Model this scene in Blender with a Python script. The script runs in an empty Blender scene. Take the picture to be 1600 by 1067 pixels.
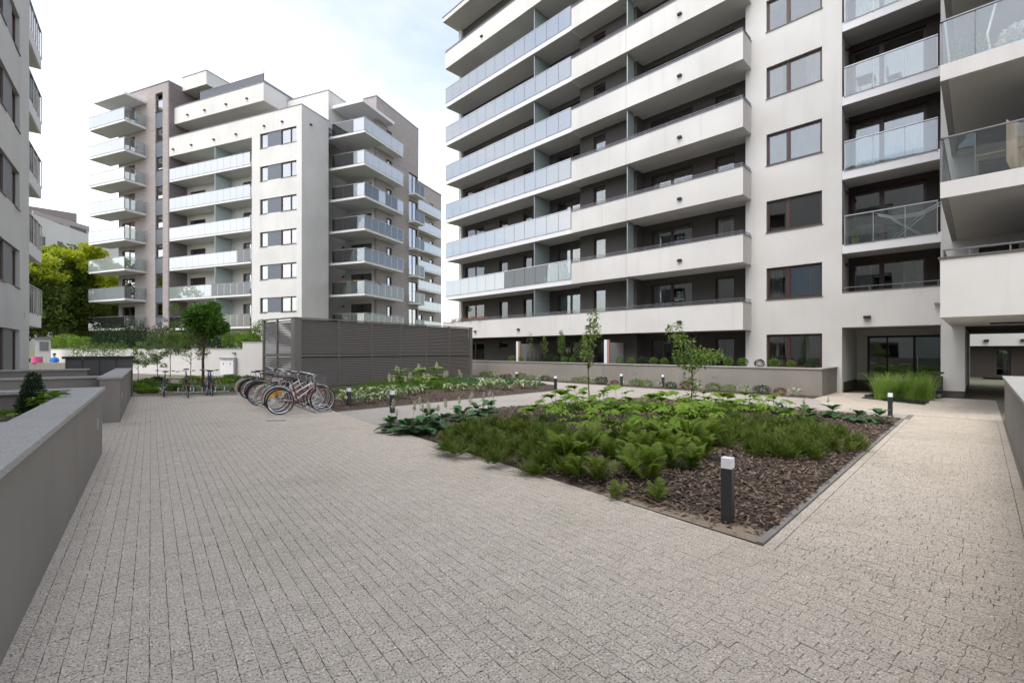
import bpy, math, random
import numpy as np
from mathutils import Vector, Matrix
R = math.radians
SC = bpy.context.scene
COL = SC.collection
rnd = random.Random(7)
rng = np.random.default_rng(11)

# ------------------------------------------------------------------ camera
cam = bpy.data.cameras.new('camera'); cam_o = bpy.data.objects.new('camera', cam); COL.objects.link(cam_o)
cam_o.location = (0, 0, 1.7); cam_o.rotation_euler = (R(90), 0, 0)
cam.sensor_width = 36; cam.lens = 725 / 1600 * 36; cam.shift_y = 14.5 / 1600
cam.clip_start = 0.05; cam.clip_end = 3000
SC.camera = cam_o

# ------------------------------------------------------------------ sky, sun, exposure
SUN_AZ = -142.0      # degrees clockwise from +Y
SUN_EL = 60.0
w = bpy.data.worlds.new('World'); SC.world = w; w.use_nodes = True
nt = w.node_tree; nt.nodes.clear()
def nd(nt, t, **k):
    n = nt.nodes.new(t)
    for a, b in k.items():
        setattr(n, a, b)
    return n
sky = nd(nt, 'ShaderNodeTexSky'); sky.sky_type = 'NISHITA'; sky.sun_disc = False
sky.sun_elevation = R(SUN_EL); sky.sun_rotation = R(SUN_AZ); sky.air_density = 1.0; sky.dust_density = 1.4; sky.ozone_density = 1.0
geo = nd(nt, 'ShaderNodeTexCoord')
mp = nd(nt, 'ShaderNodeMapping'); mp.inputs['Scale'].default_value = (1, 1, 2.6)
nz = nd(nt, 'ShaderNodeTexNoise'); nz.inputs['Scale'].default_value = 1.7; nz.inputs['Detail'].default_value = 7; nz.inputs['Roughness'].default_value = .55
cr = nd(nt, 'ShaderNodeValToRGB'); cr.color_ramp.elements[0].position = .36; cr.color_ramp.elements[1].position = .68
cr.color_ramp.elements[0].color = (.26, .26, .26, 1); cr.color_ramp.elements[1].color = (.9, .9, .9, 1)
bw = nd(nt, 'ShaderNodeHueSaturation'); bw.inputs['Saturation'].default_value = .06; bw.inputs['Value'].default_value = 1.25
warm = nd(nt, 'ShaderNodeMix', data_type='RGBA', blend_type='MULTIPLY'); warm.inputs[0].default_value = 1; warm.inputs[7].default_value = (1.05, 1.0, .95, 1)
mx = nd(nt, 'ShaderNodeMix', data_type='RGBA')
bg = nd(nt, 'ShaderNodeBackground'); bg.inputs['Strength'].default_value = .13
out = nd(nt, 'ShaderNodeOutputWorld')
L = nt.links.new
L(geo.outputs['Generated'], mp.inputs[0]); L(mp.outputs[0], nz.inputs['Vector']); L(nz.outputs[0], cr.inputs[0])
L(sky.outputs[0], bw.inputs['Color']); L(bw.outputs[0], warm.inputs[6])
L(cr.outputs[0], mx.inputs[0]); L(sky.outputs[0], mx.inputs[6]); L(warm.outputs[2], mx.inputs[7])
L(mx.outputs[2], bg.inputs[0]); L(bg.outputs[0], out.inputs[0])
sun = bpy.data.lights.new('sun', 'SUN'); sun.energy = .8; sun.angle = R(40); sun.color = (1, .95, .88)
sun_o = bpy.data.objects.new('sun', sun); COL.objects.link(sun_o)
sd = Vector((math.sin(R(SUN_AZ)) * math.cos(R(SUN_EL)), math.cos(R(SUN_AZ)) * math.cos(R(SUN_EL)), math.sin(R(SUN_EL))))
sun_o.rotation_euler = (-sd).to_track_quat('-Z', 'Y').to_euler(); sun_o.location = (0, 0, 60)
vs = SC.view_settings
SC.display_settings.display_device = 'sRGB'
vs.view_transform = 'Standard'; vs.look = 'None'; vs.gamma = 1; vs.use_curve_mapping = False; vs.exposure = 1.52
SC.cycles.use_denoising = True
SC.cycles.max_bounces = 8; SC.cycles.transparent_max_bounces = 24; SC.cycles.glossy_bounces = 3; SC.cycles.diffuse_bounces = 4
SC.cycles.caustics_reflective = False; SC.cycles.caustics_refractive = False
SC.cycles.sample_clamp_indirect = 6

# ------------------------------------------------------------------ materials
_A = R(44.7); _k = (4.42 * math.cos(_A) - 1.37 * math.sin(_A), 4.42 * math.sin(_A) + 1.37 * math.cos(_A)); _Y = 725 * 1.7 / 116; _q = ((592 - 800) / 725 * _Y, _Y)
_l = math.hypot(_k[0] - _q[0], _k[1] - _q[1]); BEDN = (-(_k[1] - _q[1]) / _l, (_k[0] - _q[0]) / _l, 0); BEDC = BEDN[0] * _k[0] + BEDN[1] * _k[1]; BEDK = (_k[0], _k[1], 0)
MATS = {}
def base_mat(name):
    m = bpy.data.materials.new(name); m.use_nodes = True
    MATS[name] = m
    return m, m.node_tree, m.node_tree.nodes['Principled BSDF']
def mixc(nt, fac, a, b):
    n = nd(nt, 'ShaderNodeMix', data_type='RGBA')
    if isinstance(fac, (int, float)): n.inputs[0].default_value = fac
    else: nt.links.new(fac, n.inputs[0])
    for i, v in ((6, a), (7, b)):
        if isinstance(v, tuple): n.inputs[i].default_value = (*v[:3], 1)
        else: nt.links.new(v, n.inputs[i])
    return n.outputs[2]
def noise(nt, scale, detail=4, rough=.55, vec=None, stretch=None):
    n = nd(nt, 'ShaderNodeTexNoise'); n.inputs['Scale'].default_value = scale; n.inputs['Detail'].default_value = detail; n.inputs['Roughness'].default_value = rough
    if vec is None:
        g = nd(nt, 'ShaderNodeNewGeometry'); vec = g.outputs['Position']
    if stretch:
        m = nd(nt, 'ShaderNodeMapping'); m.inputs['Scale'].default_value = stretch; nt.links.new(vec, m.inputs[0]); vec = m.outputs[0]
    nt.links.new(vec, n.inputs['Vector'])
    return n.outputs[0]
def ramp(nt, fac, p0, p1, c0=(0, 0, 0), c1=(1, 1, 1)):
    r = nd(nt, 'ShaderNodeValToRGB'); r.color_ramp.elements[0].position = p0; r.color_ramp.elements[1].position = p1
    r.color_ramp.elements[0].color = (*c0, 1); r.color_ramp.elements[1].color = (*c1, 1)
    nt.links.new(fac, r.inputs[0]); return r.outputs[0]
def bump(nt, bs, h, strength=.3, dist=.01):
    b = nd(nt, 'ShaderNodeBump'); b.inputs['Strength'].default_value = strength; b.inputs['Distance'].default_value = dist
    nt.links.new(h, b.inputs['Height']); nt.links.new(b.outputs[0], bs.inputs['Normal'])
def stucco(name, col, var=.12, streak=.25, rough=.9, grain=90):
    m, nt, bs = base_mat(name)
    big = noise(nt, .35, 5)
    st = noise(nt, 1.0, 5, .6, stretch=(2.2, 2.2, .16))
    c = mixc(nt, ramp(nt, big, .3, .7), tuple(v * (1 - var) for v in col), tuple(min(1, v * (1 + var * .5)) for v in col))
    c = mixc(nt, ramp(nt, st, .55, .85, (0, 0, 0), (streak, streak, streak)), c, tuple(v * .62 for v in col))
    g = noise(nt, grain, 3, .7)
    c = mixc(nt, ramp(nt, g, .42, .7, (0, 0, 0), (.16, .16, .16)), c, tuple(v * .5 for v in col))
    nt.links.new(c, bs.inputs['Base Color']); bs.inputs['Roughness'].default_value = rough
    bs.inputs['Specular IOR Level'].default_value = .25
    bump(nt, bs, g, .25, .004)
    return m
def plain(name, col, rough=.5, metal=0, var=.1, spec=.5):
    m, nt, bs = base_mat(name)
    n = noise(nt, 6, 4)
    c = mixc(nt, n, tuple(v * (1 - var) for v in col), tuple(min(1, v * (1 + var)) for v in col))
    nt.links.new(c, bs.inputs['Base Color']); bs.inputs['Roughness'].default_value = rough; bs.inputs['Metallic'].default_value = metal
    bs.inputs['Specular IOR Level'].default_value = spec
    return m
def speckle(name, col, dark, light, s1=260, s2=140, island=True, rough=.85, bmp=.35):
    m, nt, bs = base_mat(name)
    n1 = noise(nt, s1, 2, .6); n2 = noise(nt, s2, 2, .6); big = noise(nt, .6, 5, .6); mid = noise(nt, 5, 4, .6)
    c = mixc(nt, ramp(nt, mid, .3, .75), tuple(v * .9 for v in col), tuple(v * 1.06 for v in col))
    if island:
        g = nd(nt, 'ShaderNodeNewGeometry'); oi = nd(nt, 'ShaderNodeObjectInfo')
        ad = nd(nt, 'ShaderNodeMath', operation='ADD'); nt.links.new(g.outputs['Random Per Island'], ad.inputs[0]); nt.links.new(oi.outputs['Random'], ad.inputs[1])
        fr = nd(nt, 'ShaderNodeMath', operation='FRACT'); nt.links.new(ad.outputs[0], fr.inputs[0])
        c = mixc(nt, ramp(nt, fr.outputs[0], 0, 1, (0, 0, 0), (.24, .24, .24)), c, tuple(v * .62 for v in col))
    c = mixc(nt, ramp(nt, big, .5, .72, (0, 0, 0), (.62, .62, .62)), c, tuple(v * .66 for v in (col[0], col[1] * 1.04, col[2] * .9)))
    c = mixc(nt, ramp(nt, n1, .55, .62), c, dark)
    c = mixc(nt, ramp(nt, n2, .6, .66, (0, 0, 0), (.8, .8, .8)), c, light)
    nt.links.new(c, bs.inputs['Base Color']); bs.inputs['Roughness'].default_value = rough; bs.inputs['Specular IOR Level'].default_value = .3
    bump(nt, bs, n1, bmp * .4, .002)
    return m
def leafm(name, c1, c2, rough=.45, trans=.35, spec=.4):
    m, nt, bs = base_mat(name)
    g = nd(nt, 'ShaderNodeNewGeometry'); oi = nd(nt, 'ShaderNodeObjectInfo')
    ad = nd(nt, 'ShaderNodeMath', operation='ADD'); nt.links.new(g.outputs['Random Per Island'], ad.inputs[0]); nt.links.new(oi.outputs['Random'], ad.inputs[1])
    fr = nd(nt, 'ShaderNodeMath', operation='FRACT'); nt.links.new(ad.outputs[0], fr.inputs[0])
    c = mixc(nt, fr.outputs[0], c1, c2)
    nb = noise(nt, 9, 3)
    c = mixc(nt, ramp(nt, nb, .35, .7, (0, 0, 0), (.62, .62, .62)), c, tuple(v * .6 for v in c1))
    nt.links.new(c, bs.inputs['Base Color']); bs.inputs['Roughness'].default_value = rough; bs.inputs['Specular IOR Level'].default_value = spec
    tr = nd(nt, 'ShaderNodeBsdfTranslucent'); nt.links.new(c, tr.inputs[0])
    ms = nd(nt, 'ShaderNodeMixShader'); ms.inputs[0].default_value = trans
    o = nt.nodes['Material Output']
    nt.links.new(bs.outputs[0], ms.inputs[1]); nt.links.new(tr.outputs[0], ms.inputs[2]); nt.links.new(ms.outputs[0], o.inputs[0])
    return m
def glassm(name, tint, body, bodycol, rough=.02, ior=1.5, boost=.0):
    """sheet glass: reflection over a mix of clear transmission and a milky body"""
    m = bpy.data.materials.new(name); m.use_nodes = True; nt = m.node_tree; nt.nodes.clear(); MATS[name] = m
    tr = nd(nt, 'ShaderNodeBsdfTransparent'); tr.inputs[0].default_value = (*tint, 1)
    df = nd(nt, 'ShaderNodeBsdfDiffuse'); df.inputs[0].default_value = (*bodycol, 1)
    tl = nd(nt, 'ShaderNodeBsdfTranslucent'); tl.inputs[0].default_value = (*bodycol, 1)
    a = nd(nt, 'ShaderNodeMixShader'); a.inputs[0].default_value = .5; nt.links.new(df.outputs[0], a.inputs[1]); nt.links.new(tl.outputs[0], a.inputs[2])
    b = nd(nt, 'ShaderNodeMixShader'); b.inputs[0].default_value = body; nt.links.new(tr.outputs[0], b.inputs[1]); nt.links.new(a.outputs[0], b.inputs[2])
    gl = nd(nt, 'ShaderNodeBsdfGlossy'); gl.inputs['Roughness'].default_value = rough
    nn = noise(nt, 1.3, 2); bp = nd(nt, 'ShaderNodeBump'); bp.inputs['Strength'].default_value = .02; bp.inputs['Distance'].default_value = .05
    nt.links.new(nn, bp.inputs['Height']); nt.links.new(bp.outputs[0], gl.inputs['Normal'])
    fr = nd(nt, 'ShaderNodeFresnel'); fr.inputs[0].default_value = ior
    ad = nd(nt, 'ShaderNodeMath', operation='ADD', use_clamp=True); ad.inputs[1].default_value = boost; nt.links.new(fr.outputs[0], ad.inputs[0])
    c = nd(nt, 'ShaderNodeMixShader'); nt.links.new(ad.outputs[0], c.inputs[0]); nt.links.new(b.outputs[0], c.inputs[1]); nt.links.new(gl.outputs[0], c.inputs[2])
    o = nd(nt, 'ShaderNodeOutputMaterial'); nt.links.new(c.outputs[0], o.inputs[0])
    return m
def brickm(name, c1, c2, mortar):
    m, nt, bs = base_mat(name)
    tc = nd(nt, 'ShaderNodeTexCoord')
    sp = nd(nt, 'ShaderNodeSeparateXYZ'); nt.links.new(tc.outputs['Object'], sp.inputs[0])
    ad = nd(nt, 'ShaderNodeMath', operation='ADD'); nt.links.new(sp.outputs[0], ad.inputs[0]); nt.links.new(sp.outputs[1], ad.inputs[1])
    cb = nd(nt, 'ShaderNodeCombineXYZ'); nt.links.new(ad.outputs[0], cb.inputs[0]); nt.links.new(sp.outputs[2], cb.inputs[1])
    br = nd(nt, 'ShaderNodeTexBrick'); nt.links.new(cb.outputs[0], br.inputs['Vector'])
    br.inputs['Scale'].default_value = 1; br.inputs['Brick Width'].default_value = .26; br.inputs['Row Height'].default_value = .075; br.inputs['Mortar Size'].default_value = .009
    br.inputs['Color1'].default_value = (*c1, 1); br.inputs['Color2'].default_value = (*c2, 1); br.inputs['Mortar'].default_value = (*mortar, 1)
    n = noise(nt, 1.2, 5, .7, stretch=(1, 1, 4))
    c = mixc(nt, ramp(nt, n, .35, .75, (0, 0, 0), (.55, .55, .55)), br.outputs[0], tuple(v * .62 for v in c1))
    nt.links.new(c, bs.inputs['Base Color']); bs.inputs['Roughness'].default_value = .85
    bump(nt, bs, br.outputs['Fac'], -.3, .01)
    return m

stucco('white_render', (.6, .59, .57), .1, .34)
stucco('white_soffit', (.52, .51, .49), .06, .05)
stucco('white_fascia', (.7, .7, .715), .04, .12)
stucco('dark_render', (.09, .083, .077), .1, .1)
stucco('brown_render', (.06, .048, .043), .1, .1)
stucco('grey_render', (.33, .325, .33), .06, .1)
stucco('planter_render', (.27, .25, .225), .16, .5, grain=140)
stucco('wall_white_garden', (.6, .59, .57), .08, .25)
stucco('charcoal_box', (.12, .118, .115), .1, .1)
speckle('granite_cap', (.38, .375, .36), (.22, .22, .21), (.52, .52, .5), 75, 55, False, .6, .1)
speckle('paver', (.57, .505, .42), (.13, .118, .11), (.86, .82, .76), 85, 60)
speckle('path_concrete', (.38, .355, .32), (.24, .22, .2), (.64, .61, .56), 190, 110, False)
speckle('kerb_concrete', (.26, .25, .235), (.13, .12, .11), (.36, .35, .33), 240, 120, False)
plain('joint_sand', (.2, .175, .145), .95, var=.3)
plain('ground_earth', (.12, .1, .08), .95, var=.3)
plain('far_ground', (.16, .17, .1), .95, var=.3)
plain('bark_soil', (.06, .04, .03), .95, var=.5)
plain('sandy_soil', (.33, .265, .195), .95, var=.3)
m, nt, bs = base_mat('bed_soil')      # bark soil, bare sand along the edge next to the plaza
g = nd(nt, 'ShaderNodeNewGeometry'); dp = nd(nt, 'ShaderNodeVectorMath', operation='DOT_PRODUCT'); nt.links.new(g.outputs['Position'], dp.inputs[0]); dp.inputs[1].default_value = BEDN
sb = nd(nt, 'ShaderNodeMath', operation='SUBTRACT'); nt.links.new(dp.outputs['Value'], sb.inputs[0]); sb.inputs[1].default_value = BEDC
dc = nd(nt, 'ShaderNodeVectorMath', operation='DISTANCE'); nt.links.new(g.outputs['Position'], dc.inputs[0]); dc.inputs[1].default_value = BEDK
dm = nd(nt, 'ShaderNodeMath', operation='MULTIPLY_ADD'); nt.links.new(dc.outputs['Value'], dm.inputs[0]); dm.inputs[1].default_value = .17; nt.links.new(sb.outputs[0], dm.inputs[2])
nz_ = nd(nt, 'ShaderNodeMath', operation='MULTIPLY_ADD'); nt.links.new(noise(nt, 3.2, 6, .7), nz_.inputs[0]); nz_.inputs[1].default_value = -.85; nt.links.new(dm.outputs[0], nz_.inputs[2])
ad_ = nd(nt, 'ShaderNodeMath', operation='ADD'); nt.links.new(nz_.outputs[0], ad_.inputs[0]); ad_.inputs[1].default_value = .16
fs = ramp(nt, ad_.outputs[0], .0, .14, (1, 1, 1), (0, 0, 0))
c = mixc(nt, fs, (.05, .033, .024), (.36, .29, .21)); c = mixc(nt, ramp(nt, noise(nt, 60, 4), .35, .7), mixc(nt, .45, c, (.02, .015, .01)), c); nt.links.new(c, bs.inputs['Base Color']); bs.inputs['Roughness'].default_value = .95
m, nt, bs = base_mat('bark_chip')
g = nd(nt, 'ShaderNodeNewGeometry')
nt.links.new(ramp(nt, g.outputs['Random Per Island'], 0, 1, (.03, .02, .014), (.26, .185, .13)), bs.inputs['Base Color']); bs.inputs['Roughness'].default_value = .8
plain('steel', (.5, .5, .52), .35, .9); plain('galvanised', (.42, .43, .44), .45, .8)
plain('rail_dark', (.2, .2, .215), .4, .6); plain('frame_brown', (.055, .028, .022), .4)
plain('frame_grey', (.05, .05, .055), .4); plain('louvre_paint', (.2, .185, .168), .42, .1); plain('panel_bluegrey', (.1, .115, .14), .5)
plain('panel_grey', (.13, .13, .14), .5); plain('bollard_paint', (.03, .032, .035), .45); plain('black_plastic', (.015, .015, .016), .5)
plain('opal', (.85, .87, .9), .3); plain('sill_metal', (.14, .13, .125), .4, .3); plain('interior', (.16, .14, .12), .9); plain('curtain', (.5, .48, .45), .9)
plain('interior_dark', (.05, .045, .04), .9)
plain('tyre', (.02, .02, .02), .8); plain('rubber_pale', (.6, .55, .45), .7); plain('chrome', (.6, .6, .62), .2, 1); plain('wood', (.3, .18, .1), .7); plain('wood_red', (.35, .2, .16), .7)
for n_, c_ in (('paint_red', (.2, .015, .02)), ('paint_white', (.75, .75, .75)), ('paint_silver', (.45, .46, .48)), ('paint_black', (.02, .02, .025)), ('paint_blue', (.03, .07, .2)), ('paint_yellow', (.75, .38, .02)), ('paint_green', (.05, .2, .1))):
    plain(n_, c_, .3, .1, .05)
plain('saddle_black', (.012, .012, .012), .6); plain('reflector_orange', (.8, .2, .02), .3); plain('reflector_red', (.6, .02, .02), .3)
plain('cloth_white', (.7, .68, .64), .9); plain('cloth_beige', (.55, .42, .32), .9); plain('cloth_blue', (.03, .2, .6), .9); plain('skin', (.55, .33, .24), .6); plain('hair_dark', (.03, .02, .015), .7)
plain('cloth_pink', (.7, .12, .3), .9); plain('lime_board', (.45, .6, .05), .6)
plain('trunk', (.09, .055, .035), .9, var=.4); plain('stem_green', (.12, .16, .05), .7)
plain('birch_stem', (.3, .26, .2), .8, var=.5)
plain('reflection_blue', (.05, .38, .8), .6)
plain('cabinet_white', (.72, .73, .74), .5)
leafm('leaf_hosta', (.05, .14, .045), (.09, .21, .06), .35, .2, .5)
leafm('leaf_variegated', (.2, .32, .1), (.62, .66, .42), .45, .3)
leafm('leaf_bright', (.13, .24, .018), (.24, .38, .035), .5, .35)
leafm('leaf_fern', (.13, .21, .015), (.2, .3, .03), .55, .4)
leafm('leaf_yew', (.07, .12, .014), (.19, .25, .028), .6, .25)
leafm('leaf_yew_pale', (.07, .13, .02), (.12, .18, .03), .6, .25)
leafm('leaf_maple', (.07, .18, .015), (.15, .3, .03), .5, .4)
leafm('leaf_pale', (.14, .25, .04), (.28, .38, .09), .5, .45)
leafm('leaf_birch', (.13, .22, .04), (.25, .34, .09), .5, .4)
leafm('leaf_dark', (.014, .042, .012), (.035, .08, .018), .6, .25)
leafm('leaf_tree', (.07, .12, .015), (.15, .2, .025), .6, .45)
leafm('leaf_sunlit', (.34, .42, .025), (.52, .56, .04), .5, .5)
leafm('leaf_hedge', (.08, .17, .02), (.17, .29, .035), .6, .35)
leafm('leaf_grass', (.2, .36, .05), (.4, .55, .13), .5, .4)
leafm('leaf_red', (.12, .03, .02), (.25, .08, .04), .6, .3)
leafm('flower_cream', (.62, .6, .42), (.78, .76, .62), .8, .4)
leafm('flower_red', (.5, .02, .05), (.6, .08, .12), .7, .3)
glassm('window_glass', (.72, .76, .75), .0, (.1, .1, .1), .01, 1.5, .12)
glassm('window_glass_bright', (.72, .76, .75), .0, (.1, .1, .1), .01, 1.55, .42)
glassm('rail_glass_clear', (.8, .85, .84), .06, (.6, .65, .65), .02, 1.5, .08)
glassm('rail_glass_frosted', (.8, .88, .92), .68, (.8, .88, .91), .03, 1.6, .22)
glassm('rail_glass_blue', (.66, .84, .94), .22, (.55, .78, .9), .02, 1.6, .3)
glassm('divider_glass', (.8, .9, .88), .75, (.6, .7, .7), .15, 1.5, .02)
glassm('green_glass', (.3, .6, .5), .1, (.1, .3, .25), .02, 1.5, .1)
brickm('brick_grey', (.34, .295, .285), (.26, .225, .22), (.4, .37, .355))
brickm('brick_dark', (.2, .165, .165), (.15, .125, .13), (.24, .22, .22))

# ------------------------------------------------------------------ mesh helpers
class MB:
    def __init__(s): s.v = []; s.f = []
    def quad(s, a, b, c, d):
        n = len(s.v); s.v += [a, b, c, d]; s.f.append((n, n + 1, n + 2, n + 3))
    def box(s, x0, x1, y0, y1, z0, z1):
        if x0 > x1: x0, x1 = x1, x0
        if y0 > y1: y0, y1 = y1, y0
        n = len(s.v)
        s.v += [(x0, y0, z0), (x1, y0, z0), (x1, y1, z0), (x0, y1, z0), (x0, y0, z1), (x1, y0, z1), (x1, y1, z1), (x0, y1, z1)]
        for q in ((0, 3, 2, 1), (4, 5, 6, 7), (0, 1, 5, 4), (1, 2, 6, 5), (2, 3, 7, 6), (3, 0, 4, 7)): s.f.append(tuple(n + i for i in q))
        return s
    def prism(s, pts, z0, z1):
        """vertical prism over a counter-clockwise polygon"""
        n = len(s.v); k = len(pts)
        s.v += [(p[0], p[1], z0) for p in pts] + [(p[0], p[1], z1) for p in pts]
        s.f.append(tuple(n + i for i in reversed(range(k)))); s.f.append(tuple(n + k + i for i in range(k)))
        for i in range(k): s.f.append((n + i, n + (i + 1) % k, n + k + (i + 1) % k, n + k + i))
        return s
    def tube(s, p0, p1, r0, r1=None, n=6, cap=True):
        r1 = r0 if r1 is None else r1
        p0 = Vector(p0); p1 = Vector(p1); d = (p1 - p0)
        if d.length < 1e-6: return s
        d.normalize(); a = d.orthogonal().normalized(); b = d.cross(a); k = len(s.v)
        for p, r in ((p0, r0), (p1, r1)):
            for i in range(n):
                t = 2 * math.pi * i / n; s.v.append(tuple(p + (a * math.cos(t) + b * math.sin(t)) * r))
        for i in range(n): s.f.append((k + i, k + (i + 1) % n, k + n + (i + 1) % n, k + n + i))
        if cap: s.f.append(tuple(k + i for i in reversed(range(n)))); s.f.append(tuple(k + n + i for i in range(n)))
        return s
    def path(s, pts, r, n=6):
        for a, b in zip(pts[:-1], pts[1:]): s.tube(a, b, r, r, n)
        return s
    def torus(s, c, r, rr, n=28, m=6, a0=0, a1=360, flat=1.0):
        """ring in the xz plane"""
        k = len(s.v); full = abs(a1 - a0) >= 360; cnt = n if full else n + 1
        for i in range(cnt):
            t = R(a0 + (a1 - a0) * i / n)
            for j in range(m):
                u = 2 * math.pi * j / m
                q = r + rr * math.cos(u)
                s.v.append((c[0] + q * math.cos(t), c[1] + rr * flat * math.sin(u), c[2] + q * math.sin(t)))
        for i in range(n):
            i2 = (i + 1) % cnt
            for j in range(m): s.f.append((k + i * m + j, k + i * m + (j + 1) % m, k + i2 * m + (j + 1) % m, k + i2 * m + j))
        return s
    def mesh(s, name, mat):
        me = bpy.data.meshes.new(name); me.from_pydata([tuple(v) for v in s.v], [], s.f)
        if mat: me.materials.append(MATS[mat])
        me.update(); return me
def smooth(me):
    me.polygons.foreach_set('use_smooth', [True] * len(me.polygons)); return me
def np_mesh(name, V, F, mat, sm=False):
    """V (n,3), F (m,k) arrays"""
    me = bpy.data.meshes.new(name); V = np.asarray(V, np.float32); F = np.asarray(F, np.int32); m_, k = F.shape
    me.vertices.add(len(V)); me.vertices.foreach_set('co', V.ravel())
    me.loops.add(m_ * k); me.loops.foreach_set('vertex_index', F.ravel())
    me.polygons.add(m_); me.polygons.foreach_set('loop_start', np.arange(0, m_ * k, k, dtype=np.int32))
    me.update(calc_edges=True)
    me.polygons.foreach_set('use_smooth', np.full(m_, bool(sm)))
    me.materials.append(MATS[mat]); return me
def link(name, me, parent=None, loc=(0, 0, 0), rot=(0, 0, 0), scale=None):
    o = bpy.data.objects.new(name, me); COL.objects.link(o); o.parent = parent; o.location = loc; o.rotation_euler = rot
    if scale is not None: o.scale = scale if hasattr(scale, '__len__') else (scale,) * 3
    return o
def tag(o, label=None, cat=None, group=None, kind=None):
    if label: o['label'] = label
    if cat: o['category'] = cat
    if group: o['group'] = group
    if kind: o['kind'] = kind
    return o
def copy_tree(o, parent=None):
    c = o.copy(); COL.objects.link(c); c.parent = parent
    for ch in list(o.children): copy_tree(ch, c)
    return c
AR, AL, AM = R(44.7), R(37.9), R(68.5)
def W2(ang, x, y):   # frame coordinates to world
    return (x * math.cos(ang) - y * math.sin(ang), x * math.sin(ang) + y * math.cos(ang))
class Thing:
    """a thing described in the coordinates of a rotated frame through the world origin"""
    def __init__(s, name, ang, base, label, cat, group=None):
        s.b = Vector(base); x, y = W2(ang, base[0], base[1])
        s.o = link(name, None, None, (x, y, base[2]), (0, 0, ang)); tag(s.o, label, cat, group)
    def part(s, name, mb, mat, at=(0, 0, 0), rot=0):
        me = mb.mesh(name, mat) if isinstance(mb, MB) else mb
        return link(name, me, s.o, Vector(at) - s.b, (0, 0, rot))
    def sub(s, parent, name, mb, mat, at=(0, 0, 0)):
        me = mb.mesh(name, mat) if isinstance(mb, MB) else mb
        return link(name, me, parent, at)
def wall_mb(u0, u1, z0, z1, holes, d):
    """upright wall in local (x depth 0..d, y width, z height), with rectangular openings"""
    us = sorted({u0, u1, *[h[0] for h in holes], *[h[1] for h in holes]}); zs = sorted({z0, z1, *[h[2] for h in holes], *[h[3] for h in holes]})
    us = [u for u in us if u0 <= u <= u1]; zs = [z for z in zs if z0 <= z <= z1]
    def hole(u, z): return any(h[0] < u < h[1] and h[2] < z < h[3] for h in holes)
    m = MB()
    for i in range(len(us) - 1):
        j = 0
        while j < len(zs) - 1:
            uc = (us[i] + us[i + 1]) / 2
            if hole(uc, (zs[j] + zs[j + 1]) / 2): j += 1; continue
            k = j
            while k < len(zs) - 1 and not hole(uc, (zs[k] + zs[k + 1]) / 2): k += 1
            a, b, p, q = us[i], us[i + 1], zs[j], zs[k]
            m.quad((0, a, p), (0, a, q), (0, b, q), (0, b, p)); m.quad((d, a, p), (d, b, p), (d, b, q), (d, a, q)); j = k
    for a, b, p, q in holes:
        m.quad((0, a, p), (0, b, p), (d, b, p), (d, a, p)); m.quad((0, a, q), (d, a, q), (d, b, q), (0, b, q))
        m.quad((0, a, p), (d, a, p), (d, a, q), (0, a, q)); m.quad((0, b, p), (0, b, q), (d, b, q), (d, b, p))
    m.quad((0, u0, z0), (d, u0, z0), (d, u0, z1), (0, u0, z1)); m.quad((0, u1, z0), (0, u1, z1), (d, u1, z1), (d, u1, z0))
    m.quad((0, u0, z1), (d, u0, z1), (d, u1, z1), (0, u1, z1)); m.quad((0, u0, z0), (0, u1, z0), (d, u1, z0), (d, u0, z0))
    return m
def wall(T, c, u0, u1, z0, z1, holes=(), d=.3, mat='white_render', face='x', name='wall'):
    """face 'x': plane x=c facing -x, width along y.  face 'y': plane y=c facing -y, width along x"""
    if face == 'x': return T.part(name, wall_mb(u0, u1, z0, z1, list(holes), d), mat, (c, 0, 0))
    m = wall_mb(-u1, -u0, z0, z1, [(-h[1], -h[0], h[2], h[3]) for h in holes], d)
    return T.part(name, m, mat, (0, c, 0), R(90))
WC = {}
GLASS = ['window_glass']
def win_mesh(w, h, splits, fr, depth):
    key = (round(w, 3), round(h, 3), tuple(splits), fr, GLASS[0])
    if key in WC: return WC[key]
    f = MB(); t = .06; e = .003
    f.box(0, depth, e, t, e, h - e); f.box(0, depth, w - t, w - e, e, h - e); f.box(0, depth, t, w - t, e, t); f.box(0, depth, t, w - t, h - t, h - e)
    xs = [0] + [s_ * w for s_ in splits] + [w]
    for x in xs[1:-1]: f.box(-.012, depth, x - .045, x + .045, t, h - t)
    panes = []
    for i in range(len(xs) - 1):
        y0 = xs[i] + (t if i == 0 else .045) ; y1 = xs[i + 1] - (t if i == len(xs) - 2 else .045)
        # sash
        s_ = .035
        f.box(.01, depth - .01, y0, y0 + s_, t, h - t); f.box(.01, depth - .01, y1 - s_, y1, t, h - t); f.box(.01, depth - .01, y0 + s_, y1 - s_, t, t + s_); f.box(.01, depth - .01, y0 + s_, y1 - s_, h - t - s_, h - t)
        p = MB().box(depth * .45, depth * .45 + .012, y0 + s_ - .006, y1 - s_ + .006, t + s_ - .006, h - t - s_ + .006)
        panes.append(p.mesh('pane', GLASS[0]))
    WC[key] = (f.mesh('window', fr), panes, xs)
    return WC[key]
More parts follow.
